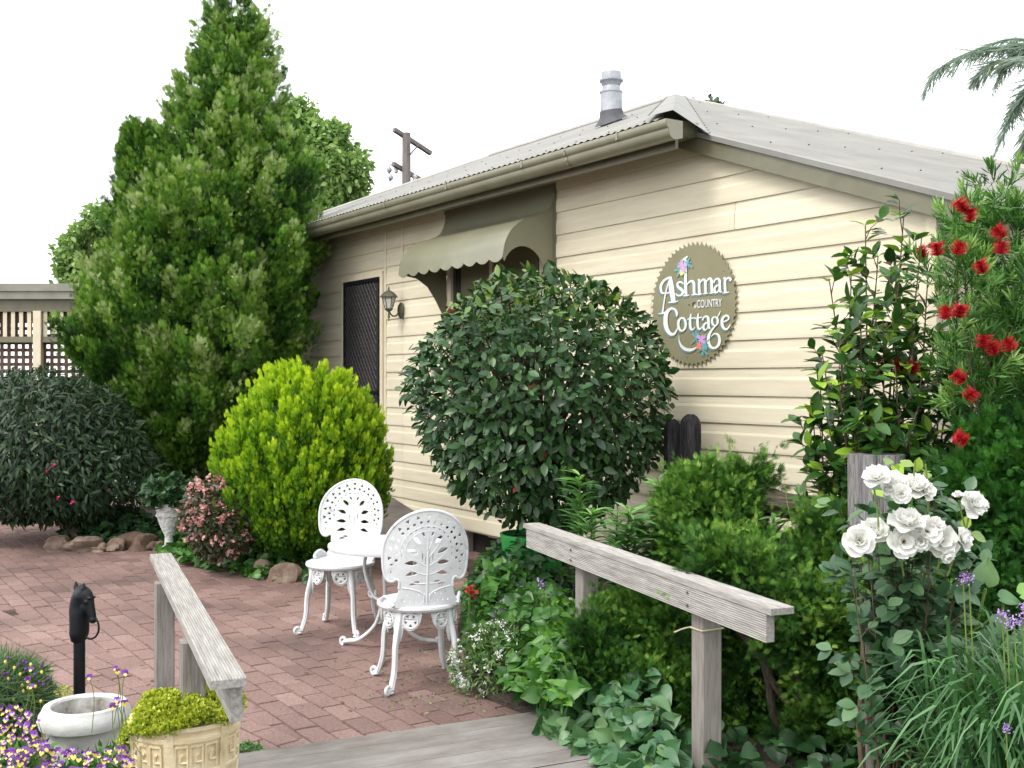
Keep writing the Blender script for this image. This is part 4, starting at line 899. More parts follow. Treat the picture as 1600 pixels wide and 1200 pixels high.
# ------------------------------------------------------------------ old posts, stump, log, stones
def oldpost(name, px, ytop, D, w, label, m='log', seed=1, flatk=1.0, ztop_shape=None):
    c = P(px, ytop, D); b = MB(); g = rng(seed); n = 22; zs_ = np.concatenate([np.linspace(-0.02, c[2] - (0.09 if ztop_shape else 0.01), 10), c[2] - (np.array([0.055, 0.028, 0.010, 0.0]) if ztop_shape else np.array([0.008, 0.004, 0.002, 0.0]))]); V = []; NZ = len(zs_)
    ph = g.uniform(0, 6.28, 6)
    for i, z in enumerate(zs_):
        for j in range(n):
            a = 2 * math.pi * j / n; k = 1 + 0.09 * math.sin(3 * a + ph[0]) + 0.06 * math.sin(7 * a + ph[1] + z) + 0.04 * math.sin(13 * a + ph[2])
            zz = z
            if i == len(zs_) - 1 and ztop_shape: zz = z + ztop_shape * (math.cos(2 * a + ph[3]) * 0.5 - 0.3)
            tp = 1.0 if (i < NZ - 4 or not ztop_shape) else (0.95, 0.82, 0.60, 0.30)[i - (NZ - 4)]
            V.append((w * k * tp * math.cos(a), w * k * tp * flatk * math.sin(a), zz))
    f = [(i * n + j, i * n + (j + 1) % n, (i + 1) * n + (j + 1) % n, (i + 1) * n + j) for i in range(len(zs_) - 1) for j in range(n)] + [tuple(range((len(zs_) - 1) * n, len(zs_) * n))]
    b.add(V, f, 0.5, True); o = b.build(name, M[m]); o.location = (c[0], c[1], 0); o.rotation_euler = (0, 0, g.uniform(0, 3)); tag(o, label, 'post')
    return o
oldpost('old_post', 1079, 648, 6.7, 0.062, 'dark weathered split fence post with a rounded top just right of the clipped bush', seed=2, ztop_shape=0.02)
oldpost('old_post', 1050, 655, 6.75, 0.055, 'dark weathered split fence post half hidden behind the clipped bush', seed=5, ztop_shape=0.02)
st_ = oldpost('stump', 1368, 709, 4.75, 0.115, 'thick grey weathered timber stump with a flat sawn top behind the white roses', 'stump', seed=9); st_['category'] = 'stump'
def log():
    a = P(1135, 775, 5.7); e = P(1300, 800, 5.2); c = (a + e) / 2; L = np.linalg.norm(e - a); b = MB(); n = 18; m_ = 14; g = rng(6); V = []; ph = g.uniform(0, 6, 6)
    for i in range(m_):
        for j in range(n):
            t = 2 * math.pi * j / n; r_ = 0.072 * (1 + 0.12 * math.sin(3 * t + ph[0] + i * .3) + 0.08 * math.sin(8 * t + ph[1]) + 0.08 * math.sin(i * 1.1 + ph[2])) * (0.85 if i in (0, m_ - 1) else 1)
            V.append(((i / (m_ - 1) - 0.5) * L, r_ * math.cos(t), r_ * 0.9 * math.sin(t)))
    b.add(V, [(i * n + j, i * n + (j + 1) % n, (i + 1) * n + (j + 1) % n, (i + 1) * n + j) for i in range(m_ - 1) for j in range(n)] + [tuple(range(n))[::-1], tuple(range((m_ - 1) * n, m_ * n))], 0.5, True)
    o = b.build('old_log', M['logx']); o.location = tuple(c); d = e - a; o.rotation_euler = Vector(tuple(d)).to_track_quat('X', 'Z').to_euler(); tag(o, 'dark mossy split log lying across between the two junipers by the wall', 'log')
    p = MB()
    for k, t in enumerate((0.08, 0.92)): 
        q = MB(); pp = a + d * t; q.tube([(pp[0], pp[1], -0.02), (pp[0], pp[1], pp[2] - 0.05)], 0.05, 10); o2 = q.build('log_support', M['log']); tag(o2, ['short dark post carrying the left end of the mossy log', 'short dark post carrying the right end of the mossy log'][k], 'post')
log()
def stones():
    S = [(88, 850, 17, 'leftmost rounded edging stone of the cypress bed'), (128, 853, 21, 'ochre edging stone, second from the left'), (155, 858, 11, 'small grey edging stone between two larger ones'), (177, 854, 18, 'brown pointed edging stone left of the large pinkish one'), (214, 850, 24, 'large pinkish edging stone left of the urn'),
         (240, 854, 14, 'small brown edging stone below the urn'), (412, 896, 18, 'grey brown edging stone under the ivy leaves'), (446, 899, 23, 'large reddish edging stone with a pale top left of the far chair'), (474, 903, 12, 'small edging stone just beside the far chair'),
         (393, 893, 10, 'small edging stone half under the ivy')]
    for i, (x, y, r, lb) in enumerate(S):
        p = G(x, y + r * 0.35); s = p[1] / F * r; b = MB(); g = rng(40 + i); b.blob((0, 0, s * 0.40), (s * 1.05, s * 0.8, s * 0.80), 50 + i, 0.34, 22, 14, g.uniform(0.2, 0.9), 2.4)
        o = b.build('edging_stone', M['stone']); o.location = (p[0], p[1], -0.01); tag(o, lb, 'stone', 'edging stones of the cypress bed')
stones()
def ledge():
    c = G(778, 868); o_ = MB(); z = EYE - (845 - HY) * c[1] / F
    a = MB(); a.box(-0.04, 0.09, -0.04, 0.06, -0.02, 0.16); o = empty('low_pier', (c[0], c[1], 0), HROT, 'low cream pier with a small cap beside the green pot', 'pier')
    a.build('shaft', M['stump'], o); b = MB(); b.box(-0.07, 0.11, -0.06, 0.08, 0.162, 0.20); b.build('cap', M['trim'], o)
ledge()
# ------------------------------------------------------------------ lattice pergola at the back left
def lattice():
    D = 14.0; x0 = P(-260, 600, D)[0]; x1 = P(330, 600, D)[0]; z = lambda y: EYE - (y - HY) * D / F; s = D / F
    root = empty('lattice_screen', (x0, D, 0), 0, 'olive roofed garden screen with cream posts and brown square lattice at the far left', 'screen'); L = x1 - x0
    def bx(nm, m, *a): b = MB(); b.box(*a); return b.build(nm, m, root)
    bx('roof_capping', M['olive2'], -0.2, L, -0.12, 1.8, z(456), z(444))
    bx('fascia', M['olive2'], -0.2, L, -0.10, -0.02, z(468), z(456.4))
    bx('beam', M['olive'], -0.1, L, -0.02, 0.10, z(487), z(468.5))
    bx('rail', M['olive'], 0, L, -0.025, 0.03, z(535), z(526))
    for px in (-185, -62, 60, 182, 304): cx = P(px, 500, D)[0] - x0; bx('post', M['trim'], cx - 6 * s, cx + 6 * s, -0.05, 0.04, 0, z(486))
    b = MB(); gx = 12.6 * s; n = int(L / gx)
    for i in range(n): b.box(i * gx, i * gx + 0.050, 0.0, 0.012, z(526), z(486))
    b.build('slat_panel', M['trim'], root)
    la = MB(); cell = 11.2 * s; bar = 5.2 * s
    i = 0; x = 0
    while x < L: la.box(x, x + bar, 0.045, 0.055, 0.3, z(486)); x += cell
    y = z(506); zz = z(780)
    k = z(526) - 0.02
    for zc in list(np.arange(z(502), 0.3, -cell)): la.box(0, L, 0.056, 0.066, zc - bar / 2, zc + bar / 2)
    la.box(0, L, 0.044, 0.068, z(500), z(486))
    la.build('lattice_panel', M['brownwood'], root)
    bx('plinth', M['brownwood'], 0, L, 0.04, 0.16, 0, 0.32)
M['olive2'] = surf('grey_olive_paint', [(0.3, (0.19, 0.19, 0.155)), (0.7, (0.26, 0.26, 0.215))], 6, 0.5, 0.05)
lattice()
def pole():
    D = 30.0; s = D / F; c = P(635, 400, D); root = empty('power_pole', (c[0], c[1], 0), 0.0, 'weathered timber power pole with two crossarms beyond the roof', 'power pole')
    z = lambda y: EYE - (y - HY) * s
    b = MB(); b.tube([(0, 0, 0), (0, 0, z(208))], [0.16, 0.115], 14); b.build('pole', M['polewood'], root)
    b = MB(); b.bar(np.array((-18 * s, -0.2, z(205))), np.array((34 * s, 0.9, z(229))), 0.11, 0.11); b.build('crossarm', M['polewood'], root)
    b = MB(); b.bar(np.array((-20 * s, -0.2, z(258))), np.array((32 * s, 0.9, z(280))), 0.11, 0.11); b.build('crossarm', M['polewood'], root)
    b = MB(); b.tube([(0.12, -0.14, z(243)), (18 * s, 0.3, z(222))], 0.02, 6); b.build('brace', M['flash'], root)
    for (x, y) in ((-17, 255), (12, 268), (26, 273)):
        b = MB(); b.lathe([(0.02, -0.1), (0.06, -0.06), (0.05, 0.0), (0.07, 0.04), (0.03, 0.12), (0, 0.13)], (x * s, 0.15, z(y + 9)), 12); b.build('insulator', M['whitepot'], root)
    for (x, y) in ((-27, 264), (-25, 276)):
        b = MB(); b.blob((x * s, 0.1, z(y)), (0.07, 0.06, 0.10), 4, 0.1); b.build('insulator', M['zinc'], root)
    b = MB(); b.tube(catmull([(-20 * s, 0, z(260)), (-27 * s, 0.1, z(256)), (-27 * s, 0.1, z(268)), (-25 * s, 0.1, z(276))], 4), 0.012, 5); b.build('lead_wire', M['flash'], root)
pole()
def farwhite():
    b = copy_tree(ch1); b.location = (*G(30, 806)[:2], 0); b.rotation_euler = (0, 0, 0.6); b['label'] = 'far white cast chair partly hidden under the weeping bush at the left edge'; b['group'] = 'far white cast chairs under the trees'
    c = copy_tree(ch1); c.location = (*G(215, 800)[:2], 0); c.rotation_euler = (0, 0, 2.6); c['label'] = 'far white cast chair glimpsed below the cypress behind the dark ivy'; c['group'] = 'far white cast chairs under the trees'
    w = MB(); w.lathe([(0.10, 0), (0.11, 0.04), (0.07, 0.10), (0.13, 0.22), (0.16, 0.34), (0.12, 0.40), (0, 0.40)], n=20)
    o = w.build('white_vase', M['whitepot']); o.location = (*G(141, 820)[:2], 0); tag(o, 'small white vase beside the trunk of the weeping bush', 'vase')
farwhite()
# ------------------------------------------------------------------ plants
def T_oval(w=0.28, fold=0.12, curl=0.10):
    v = [(0, 0, 0), (-0.8 * w, 0.28, fold * w * 2), (-w, 0.5, fold * w * 2 - curl * .2), (-0.62 * w, 0.80, fold * w - curl * .6), (0, 1, -curl), (0.62 * w, 0.80, fold * w - curl * .6), (w, 0.5, fold * w * 2 - curl * .2), (0.8 * w, 0.28, fold * w * 2), (0, 0.5, -0.02)]
    return np.array(v, float), [np.array([(0, 8, 2, 1), (8, 4, 3, 2), (0, 7, 6, 8), (8, 6, 5, 4)])]
def T_strip(w=0.10, bend=0.3, n=3):
    v = []; 
    for i in range(n + 1):
        t = i / n; ww = w * (0.55 + 0.9 * t) if t < 0.5 else w * (1.0 - t) * 2 * 0.95 + 0.004; v += [(-ww, t, -bend * t * t), (ww, t, -bend * t * t)]
    return np.array(v, float), [np.array([(2 * i, 2 * i + 1, 2 * i + 3, 2 * i + 2) for i in range(n)])]
def T_needle(w=0.06):
    return np.array([(-w, 0, 0), (w, 0, 0), (0, 1, 0.0)], float), [np.array([(0, 1, 2)])]
def T_spray(n=7, spread=1.0, w=0.07, seed=0, dome=0.15):
    g = rng(seed); v = []; f = []
    for i in range(n):
        t = i / (n - 1); a = (t - 0.5) * 2 * spread; L = 1 - 0.35 * abs(t - .5) * 2 + g.uniform(-.08, .08); b0 = 0.30 * (1 - abs(2 * t - 1)); 
        bx_, by = 0.0, b0 * 0.6
        dx, dy = math.sin(a), math.cos(a); k = len(v); zo = g.uniform(-dome, dome)
        v += [(bx_ - w * .3 * dy, by, 0), (bx_ + dx * L * .6 - w * dy, by + dy * L * .6 + w * dx, zo * .6), (bx_ + dx * L, by + dy * L, zo), (bx_ + dx * L * .6 + w * dy, by + dy * L * .6 - w * dx, zo * .6)]
        f.append((k, k + 3, k + 2, k + 1))
    return np.array(v, float), [np.array(f)]
def T_heart(w=0.5):
    rows = [(-0.04, 0.30), (0.06, 0.72), (0.20, 0.98), (0.38, 1.0), (0.58, 0.80), (0.80, 0.42), (1.0, 0.02)]; v = []; n = 5
    for j, (t, k) in enumerate(rows):
        for i in range(n):
            q = (i / (n - 1) - .5) * 2; v.append((w * k * q, t + (0.14 * (1 - abs(q)) if j == 0 else 0.05 * (1 - abs(q)) if j == 1 else 0), 0.16 * abs(q) * k - 0.16 * t * t + 0.025 * math.sin(4 * q + 5 * t)))
    return np.array(v, float), [np.array([(j * n + i, j * n + i + 1, (j + 1) * n + i + 1, (j + 1) * n + i) for j in range(6) for i in range(4)])]
def scatter(mb, T, pos, d, nrm, size, tint, wid=None, smooth=True):
    V, Fs = T; N = len(pos); d = norm(d); x = norm(np.cross(d, nrm)); z = np.cross(x, d)
    size = np.broadcast_to(size, (N,))[:, None, None]; wid = np.ones(N)[:, None, None] if wid is None else np.asarray(wid)[:, None, None]
    v = pos[:, None] + size * (V[None, :, 0:1] * x[:, None] * wid + V[None, :, 1:2] * d[:, None] + V[None, :, 2:3] * z[:, None])
    k = len(V); base = mb.n
    mb.v.append(v.reshape(-1, 3)); mb.t.append(np.repeat(np.clip(np.broadcast_to(tint, (N,)), 0, 1), k))
    for F_ in Fs:
        f = (F_[None] + k * np.arange(N)[:, None, None]).reshape(-1, F_.shape[1]) + base; mb.f.append(f); mb.sm.append(np.full(len(f), smooth)); mb.mi.append(np.full(len(f), mb.cur))
    mb.n += N * k
def sph(g, n, up=0.0, front=0.0):
    """random directions; 'front' favours the side towards the open courtyard"""
    v = norm(g.normal(size=(int(n * 2.2), 3))); keep = (v[:, 2] > -1 + up) & ((v[:, 1] < 0.35) | (g.random(len(v)) > front)); v = v[keep]; return v[:n]
def clumps(mb, C, Dn, g, per, spread, length, T, size, tint, tj=0.12, wild=0.35, upb=0.25, flat=0.6, tg=0.45):
    """foliage clumps: sprays filling an elongated tuft at each C along Dn"""
    N = len(C); Dn = norm(Dn); idx = np.repeat(np.arange(N), per); n = len(idx)
    t = g.random(n) ** 0.8; lat = g.normal(size=(n, 3)); lat -= (lat * Dn[idx]).sum(1, keepdims=True) * Dn[idx]
    sc = np.broadcast_to(spread, (N,))[idx, None]; ln = np.broadcast_to(length, (N,))[idx, None]
    taper = (1 - 0.75 * t[:, None])
    pos = C[idx] + Dn[idx] * t[:, None] * ln + lat * sc * 0.5 * taper
    d = norm(Dn[idx] * 1.0 + lat * flat * taper + np.array((0, 0, upb)) + g.normal(size=(n, 3)) * wild)
    nr = norm(g.normal(size=(n, 3)) + Dn[idx] * 0.6 + lat)
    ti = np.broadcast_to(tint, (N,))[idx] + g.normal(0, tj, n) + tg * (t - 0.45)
    scatter(mb, T, pos, d, nr, np.broadcast_to(size, (N,))[idx] * g.uniform(0.7, 1.25, n), ti)
def limb(mb, a, b, r0, r1, g, wob=0.06, n=7, sides=7):
    a = np.array(a, float); b = np.array(b, float); L = np.linalg.norm(b - a); p = [a + (b - a) * t + g.normal(0, wob * L * (0 if i in (0, 4) else 0.5), 3) for i, t in enumerate(np.linspace(0, 1, 5))]
    c = catmull(p, 4); mb.tube(c, np.linspace(r0, r1, len(c)), sides)

# colours (leaf ramps; some conifer tints also carry painted crown shade)
L_cyp = leafm('cypress_foliage', [(0.0, (0.012, 0.036, 0.008)), (0.30, (0.034, 0.105, 0.012)), (0.55, (0.095, 0.23, 0.024)), (0.80, (0.20, 0.34, 0.04)), (1.0, (0.36, 0.44, 0.20))], 0.6, 0.08, 0.2)
L_gold = leafm('golden_conifer_foliage', [(0.0, (0.025, 0.09, 0.006)), (0.35, (0.11, 0.26, 0.010)), (0.65, (0.28, 0.45, 0.016)), (1.0, (0.52, 0.64, 0.03))], 0.55, 0.22, 0.3)
L_photi = leafm('glossy_dark_leaves', [(0.0, (0.012, 0.040, 0.013)), (0.4, (0.028, 0.080, 0.022)), (0.8, (0.075, 0.155, 0.040)), (0.9, (0.10, 0.17, 0.03)), (0.955, (0.22, 0.27, 0.03)), (0.975, (0.24, 0.07, 0.05)), (1.0, (0.40, 0.05, 0.04))], 0.36, 0.12, 0.42)
L_weep = leafm('weeping_dark_leaves', [(0.0, (0.012, 0.030, 0.016)), (0.55, (0.028, 0.058, 0.024)), (0.85, (0.055, 0.095, 0.028)), (0.96, (0.16, 0.10, 0.03)), (1.0, (0.20, 0.20, 0.05))], 0.45, 0.15, 0.3)
L_cam = leafm('camellia_leaves', [(0.0, (0.016, 0.055, 0.014)), (0.5, (0.045, 0.125, 0.022)), (0.75, (0.07, 0.155, 0.025)), (1.0, (0.28, 0.44, 0.04))], 0.30, 0.2, 0.5)
L_bott = leafm('bottlebrush_leaves', [(0.0, (0.014, 0.055, 0.012)), (0.5, (0.040, 0.125, 0.022)), (0.8, (0.11, 0.25, 0.05)), (1.0, (0.26, 0.40, 0.12))], 0.5, 0.2, 0.3)
L_jun = leafm('juniper_foliage', [(0.0, (0.010, 0.036, 0.008)), (0.35, (0.030, 0.095, 0.014)), (0.6, (0.075, 0.19, 0.024)), (0.85, (0.17, 0.31, 0.045)), (1.0, (0.30, 0.43, 0.09))], 0.6, 0.06, 0.2)
L_dkjun = leafm('dark_conifer_foliage', [(0.0, (0.008, 0.036, 0.008)), (0.5, (0.022, 0.092, 0.014)), (1.0, (0.06, 0.20, 0.024))], 0.6, 0.15, 0.3)
L_lily = leafm('lily_leaves', [(0.0, (0.06, 0.16, 0.045)), (0.5, (0.13, 0.29, 0.08)), (1.0, (0.25, 0.43, 0.14))], 0.38, 0.25, 0.5)
L_strap = leafm('strap_leaves', [(0.0, (0.030, 0.095, 0.030)), (0.5, (0.06, 0.16, 0.05)), (0.85, (0.13, 0.25, 0.11)), (1.0, (0.24, 0.34, 0.20))], 0.38, 0.2, 0.5)
L_rose = leafm('rose_leaves', [(0.0, (0.025, 0.075, 0.032)), (0.5, (0.055, 0.125, 0.055)), (0.85, (0.10, 0.19, 0.075)), (1.0, (0.26, 0.36, 0.04))], 0.38, 0.18, 0.5)
L_ivy = leafm('ivy_leaves', [(0.0, (0.018, 0.065, 0.014)), (0.5, (0.055, 0.16, 0.026)), (0.85, (0.12, 0.28, 0.04)), (1.0, (0.24, 0.40, 0.05))], 0.40, 0.22, 0.5)
L_ivyd = leafm('dark_ivy_leaves', [(0.0, (0.012, 0.042, 0.014)), (0.6, (0.025, 0.075, 0.022)), (1.0, (0.05, 0.12, 0.03))], 0.42, 0.15, 0.45)
L_pale = leafm('pale_heart_leaves', [(0.0, (0.035, 0.11, 0.045)), (0.4, (0.07, 0.17, 0.07)), (0.75, (0.16, 0.28, 0.12)), (1.0, (0.20, 0.40, 0.05))], 0.40, 0.2, 0.5)
L_maple = leafm('maple_leaves', [(0.0, (0.12, 0.22, 0.06)), (0.5, (0.22, 0.35, 0.11)), (1.0, (0.36, 0.48, 0.17))], 0.5, 0.35, 0.3, (1.1, 1.2, 0.8, 1))
L_sedum = leafm('stonecrop_leaves', [(0.0, (0.16, 0.22, 0.02)), (0.5, (0.34, 0.40, 0.03)), (1.0, (0.52, 0.55, 0.08))], 0.5, 0.2, 0.4)
L_lav = leafm('feathery_grey_leaves', [(0.0, (0.05, 0.11, 0.04)), (0.5, (0.11, 0.19, 0.08)), (1.0, (0.20, 0.28, 0.14))], 0.6, 0.2, 0.3)
L_palm = leafm('palm_leaves', [(0.0, (0.14, 0.20, 0.17)), (0.6, (0.24, 0.32, 0.26)), (1.0, (0.38, 0.36, 0.18))], 0.5, 0.35, 0.3, (1.1, 1.2, 1, 1))
P_white = leafm('white_petals', [(0.0, (0.72, 0.72, 0.66)), (1.0, (0.88, 0.88, 0.85))], 0.55, 0.25, 0.3, (1, 1, 1, 1))
P_red = leafm('red_stamens', [(0.0, (0.30, 0.008, 0.014)), (1.0, (0.62, 0.02, 0.03))], 0.5, 0.15, 0.3, (1, 1, 1, 1))
P_pink = leafm('pink_petals', [(0.0, (0.50, 0.22, 0.20)), (1.0, (0.74, 0.46, 0.42))], 0.5, 0.25, 0.3, (1, 1, 1, 1))
P_purp = leafm('purple_petals', [(0.0, (0.09, 0.015, 0.16)), (1.0, (0.20, 0.05, 0.34))], 0.5, 0.2, 0.3, (1, 1, 1, 1))
P_lil = leafm('lilac_petals', [(0.0, (0.36, 0.20, 0.55)), (1.0, (0.56, 0.38, 0.74))], 0.5, 0.25, 0.3, (1, 1, 1, 1))
P_yel = leafm('yellow_petals', [(0.0, (0.66, 0.52, 0.06)), (1.0, (0.82, 0.74, 0.25))], 0.5, 0.2, 0.3, (1, 1, 1, 1))
P_stam = leafm('ochre_stamens', [(0.0, (0.22, 0.11, 0.02)), (1.0, (0.46, 0.28, 0.05))], 0.6, 0.0, 0.3)
P_mag = leafm('magenta_petals', [(0.0, (0.30, 0.01, 0.09)), (1.0, (0.48, 0.03, 0.15))], 0.5, 0.2, 0.3, (1, 1, 1, 1))

SP1, SP2 = T_spray(8, 0.75, 0.046, 1), T_spray(9, 0.75, 0.042, 2, 0.1)
OV, OVN, HE = T_oval(0.27), T_oval(0.17, 0.15, 0.14), T_heart(0.46)

# --- the tall cypress
def cypress():
    D = 12.0; s = D / F; base = P(322, 790, D); root = empty('cypress_tree', (base[0], base[1], 0), 0, 'very tall dark green conical cypress at the left of the door', 'tree')
    g = rng(21); z = lambda y: EYE - (y - HY) * s
    yk = [0, 40, 75, 125, 175, 225, 275, 325, 375, 425, 475, 525, 575, 625, 675, 725, 770]
    cxk = [365, 368, 369, 366, 352, 362, 360, 357, 340, 331, 314, 304, 297, 308, 300, 290, 280]; rk = [10, 26, 38, 50, 76, 90, 110, 138, 158, 163, 172, 178, 176, 148, 120, 92, 40]
    N = 1450; yy = g.uniform(0, 760, N * 3); r = np.interp(yy, yk, rk); keep = g.random(len(yy)) < (r / 215) ** 0.9; yy = yy[keep][:N]; r = np.interp(yy, yk, rk); cx = np.interp(yy, yk, cxk); N = len(yy)
    a = g.uniform(0, 2 * math.pi, N); k = g.random(N) < 0.45; a = np.where(k & (np.sin(a) > 0.2), -a, a)
    # big lobes: the crown is many leaning columns
    lob = 1 + 0.10 * np.sin(5 * a + yy * 0.012) + 0.07 * np.sin(9 * a - yy * 0.03 + 1) + 0.05 * np.sin(3 * a + yy * 0.05) + g.normal(0, 0.06, N)
    R = r * s * lob * np.where(np.sin(a) > 0, 0.9, 0.9)
    dep = g.random(N); R *= np.where(dep < 0.35, g.uniform(0.6, 0.85, N), 0.92)
    ox = (cx - 322) * s
    C = np.stack([ox + R * np.cos(a), R * np.sin(a), z(yy)], -1)
    Dn = norm(np.stack([np.cos(a) * 0.55, np.sin(a) * 0.55, np.full(N, 1.0)], -1) + g.normal(0, 0.16, (N, 3)))
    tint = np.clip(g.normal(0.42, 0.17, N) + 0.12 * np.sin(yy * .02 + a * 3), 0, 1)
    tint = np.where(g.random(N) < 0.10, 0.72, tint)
    sc = np.interp(yy, [-20, 100, 760], [0.7, 0.9, 1.1])
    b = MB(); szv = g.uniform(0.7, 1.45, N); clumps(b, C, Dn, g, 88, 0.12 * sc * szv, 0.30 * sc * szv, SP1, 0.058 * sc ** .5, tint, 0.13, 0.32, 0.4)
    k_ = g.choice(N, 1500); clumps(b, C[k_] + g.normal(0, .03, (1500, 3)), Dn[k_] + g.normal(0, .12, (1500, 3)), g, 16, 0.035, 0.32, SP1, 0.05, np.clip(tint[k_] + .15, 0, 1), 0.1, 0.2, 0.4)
    # side leader left
    M_ = 150; t = g.random(M_); ax = g.uniform(0, 6.28, M_); yy2 = 218 + t * 110; r2 = np.interp(yy2, [185, 205, 260, 330], [3, 10, 22, 34]) * s * 0.9
    cx2 = np.interp(yy2, [190, 320], [222, 226]); C2 = np.stack([(cx2 - 322) * s + r2 * np.cos(ax), r2 * np.sin(ax) - 0.1, z(yy2)], -1)
    clumps(b, C2, np.stack([np.cos(ax) * .4, np.sin(ax) * .4, np.ones(M_)], -1), g, 46, 0.11, 0.2, SP1, 0.055, g.normal(0.4, 0.12, M_), 0.12)
    # pale cone clusters
    idx = np.repeat(g.choice(N, 420), 7); n_ = len(idx); scatter(b, SP1, C[idx] + Dn[idx] * 0.26 * g.uniform(0.6, 1.1, (n_, 1)) + g.normal(0, 0.035, (n_, 3)), Dn[idx] + g.normal(0, .5, (n_, 3)), g.normal(size=(n_, 3)), 0.035, np.full(n_, 1.0))
    # dense inner foliage keeps the crown closed; dark tint paints the shade in its gaps
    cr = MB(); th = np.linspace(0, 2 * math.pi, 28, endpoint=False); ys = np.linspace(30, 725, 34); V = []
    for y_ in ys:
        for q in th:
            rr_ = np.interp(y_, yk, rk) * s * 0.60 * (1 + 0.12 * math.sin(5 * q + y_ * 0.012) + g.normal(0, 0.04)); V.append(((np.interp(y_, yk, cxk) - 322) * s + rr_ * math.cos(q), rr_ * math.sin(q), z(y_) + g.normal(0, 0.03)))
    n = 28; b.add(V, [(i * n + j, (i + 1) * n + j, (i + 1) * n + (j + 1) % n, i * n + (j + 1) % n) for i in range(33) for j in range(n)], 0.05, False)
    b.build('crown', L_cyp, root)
    t = MB(); limb(t, (-0.30, 0, -0.02), (-0.25, 0, 1.0), 0.13, 0.11, g, 0.03, sides=12); limb(t, (-0.27, 0, 0.45), (-0.75, -0.1, 1.3), 0.06, 0.03, g); limb(t, (-0.27, 0, 0.5), (0.4, -0.1, 1.4), 0.06, 0.03, g); limb(t, (-0.28, 0, 0.7), (-0.2, 0.1, 5.0), 0.10, 0.02, g, 0.01)
    t.build('trunk', M['bark'], root)
cypress()
def golden():
    D = 9.0; s = D / F; c = P(472, 700, D); root = empty('golden_conifer', (c[0], c[1], 0), 0, 'rounded golden yellow green conifer in front of the dark door', 'shrub'); g = rng(31)
    z = lambda y: EYE - (y - HY) * s
    yk = [582, 592, 610, 645, 690, 740, 790, 830, 858, 875]; rk = [12, 42, 68, 95, 117, 127, 122, 98, 60, 15]; cxk = [482, 481, 480, 478, 474, 472, 474, 482, 490, 494]
    N = 1150; yy = g.uniform(582, 868, N * 3); r = np.interp(yy, yk, rk); keep = g.random(len(yy)) < (r / 136) ** 0.8; yy = yy[keep][:N]; N = len(yy); r = np.interp(yy, yk, rk); cx = np.interp(yy, yk, cxk)
    a = g.uniform(0, 2 * math.pi, N); k = g.random(N) < 0.6; a = np.where(k & (np.sin(a) > 0.2), -a, a)
    R = r * s * (0.93 + 0.05 * np.sin(8 * a + yy * .05) + g.normal(0, 0.05, N)); R *= np.where(g.random(N) < .2, .85, 1)
    C = np.stack([(cx - 472) * s + R * np.cos(a), R * np.sin(a), z(yy) - 0.05], -1)
    Dn = norm(np.stack([np.cos(a) * .42, np.sin(a) * .42, np.ones(N)], -1) + g.normal(0, 0.10, (N, 3)))
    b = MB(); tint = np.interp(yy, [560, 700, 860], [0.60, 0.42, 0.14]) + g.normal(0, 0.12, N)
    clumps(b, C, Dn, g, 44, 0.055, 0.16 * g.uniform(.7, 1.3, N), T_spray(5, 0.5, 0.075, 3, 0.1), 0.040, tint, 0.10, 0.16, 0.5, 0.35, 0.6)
    th = np.linspace(0, 2 * math.pi, 28, endpoint=False); ys = np.linspace(598, 855, 20); V = []
    for y_ in ys:
        for q in th: rr_ = np.interp(y_, yk, rk) * s * 0.80; V.append(((np.interp(y_, yk, cxk) - 472) * s + rr_ * math.cos(q), rr_ * math.sin(q), z(y_)))
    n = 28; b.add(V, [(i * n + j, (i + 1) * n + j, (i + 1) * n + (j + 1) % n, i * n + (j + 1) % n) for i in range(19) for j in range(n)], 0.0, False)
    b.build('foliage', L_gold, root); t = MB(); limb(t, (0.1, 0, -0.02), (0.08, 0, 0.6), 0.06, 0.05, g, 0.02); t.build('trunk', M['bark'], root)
golden()
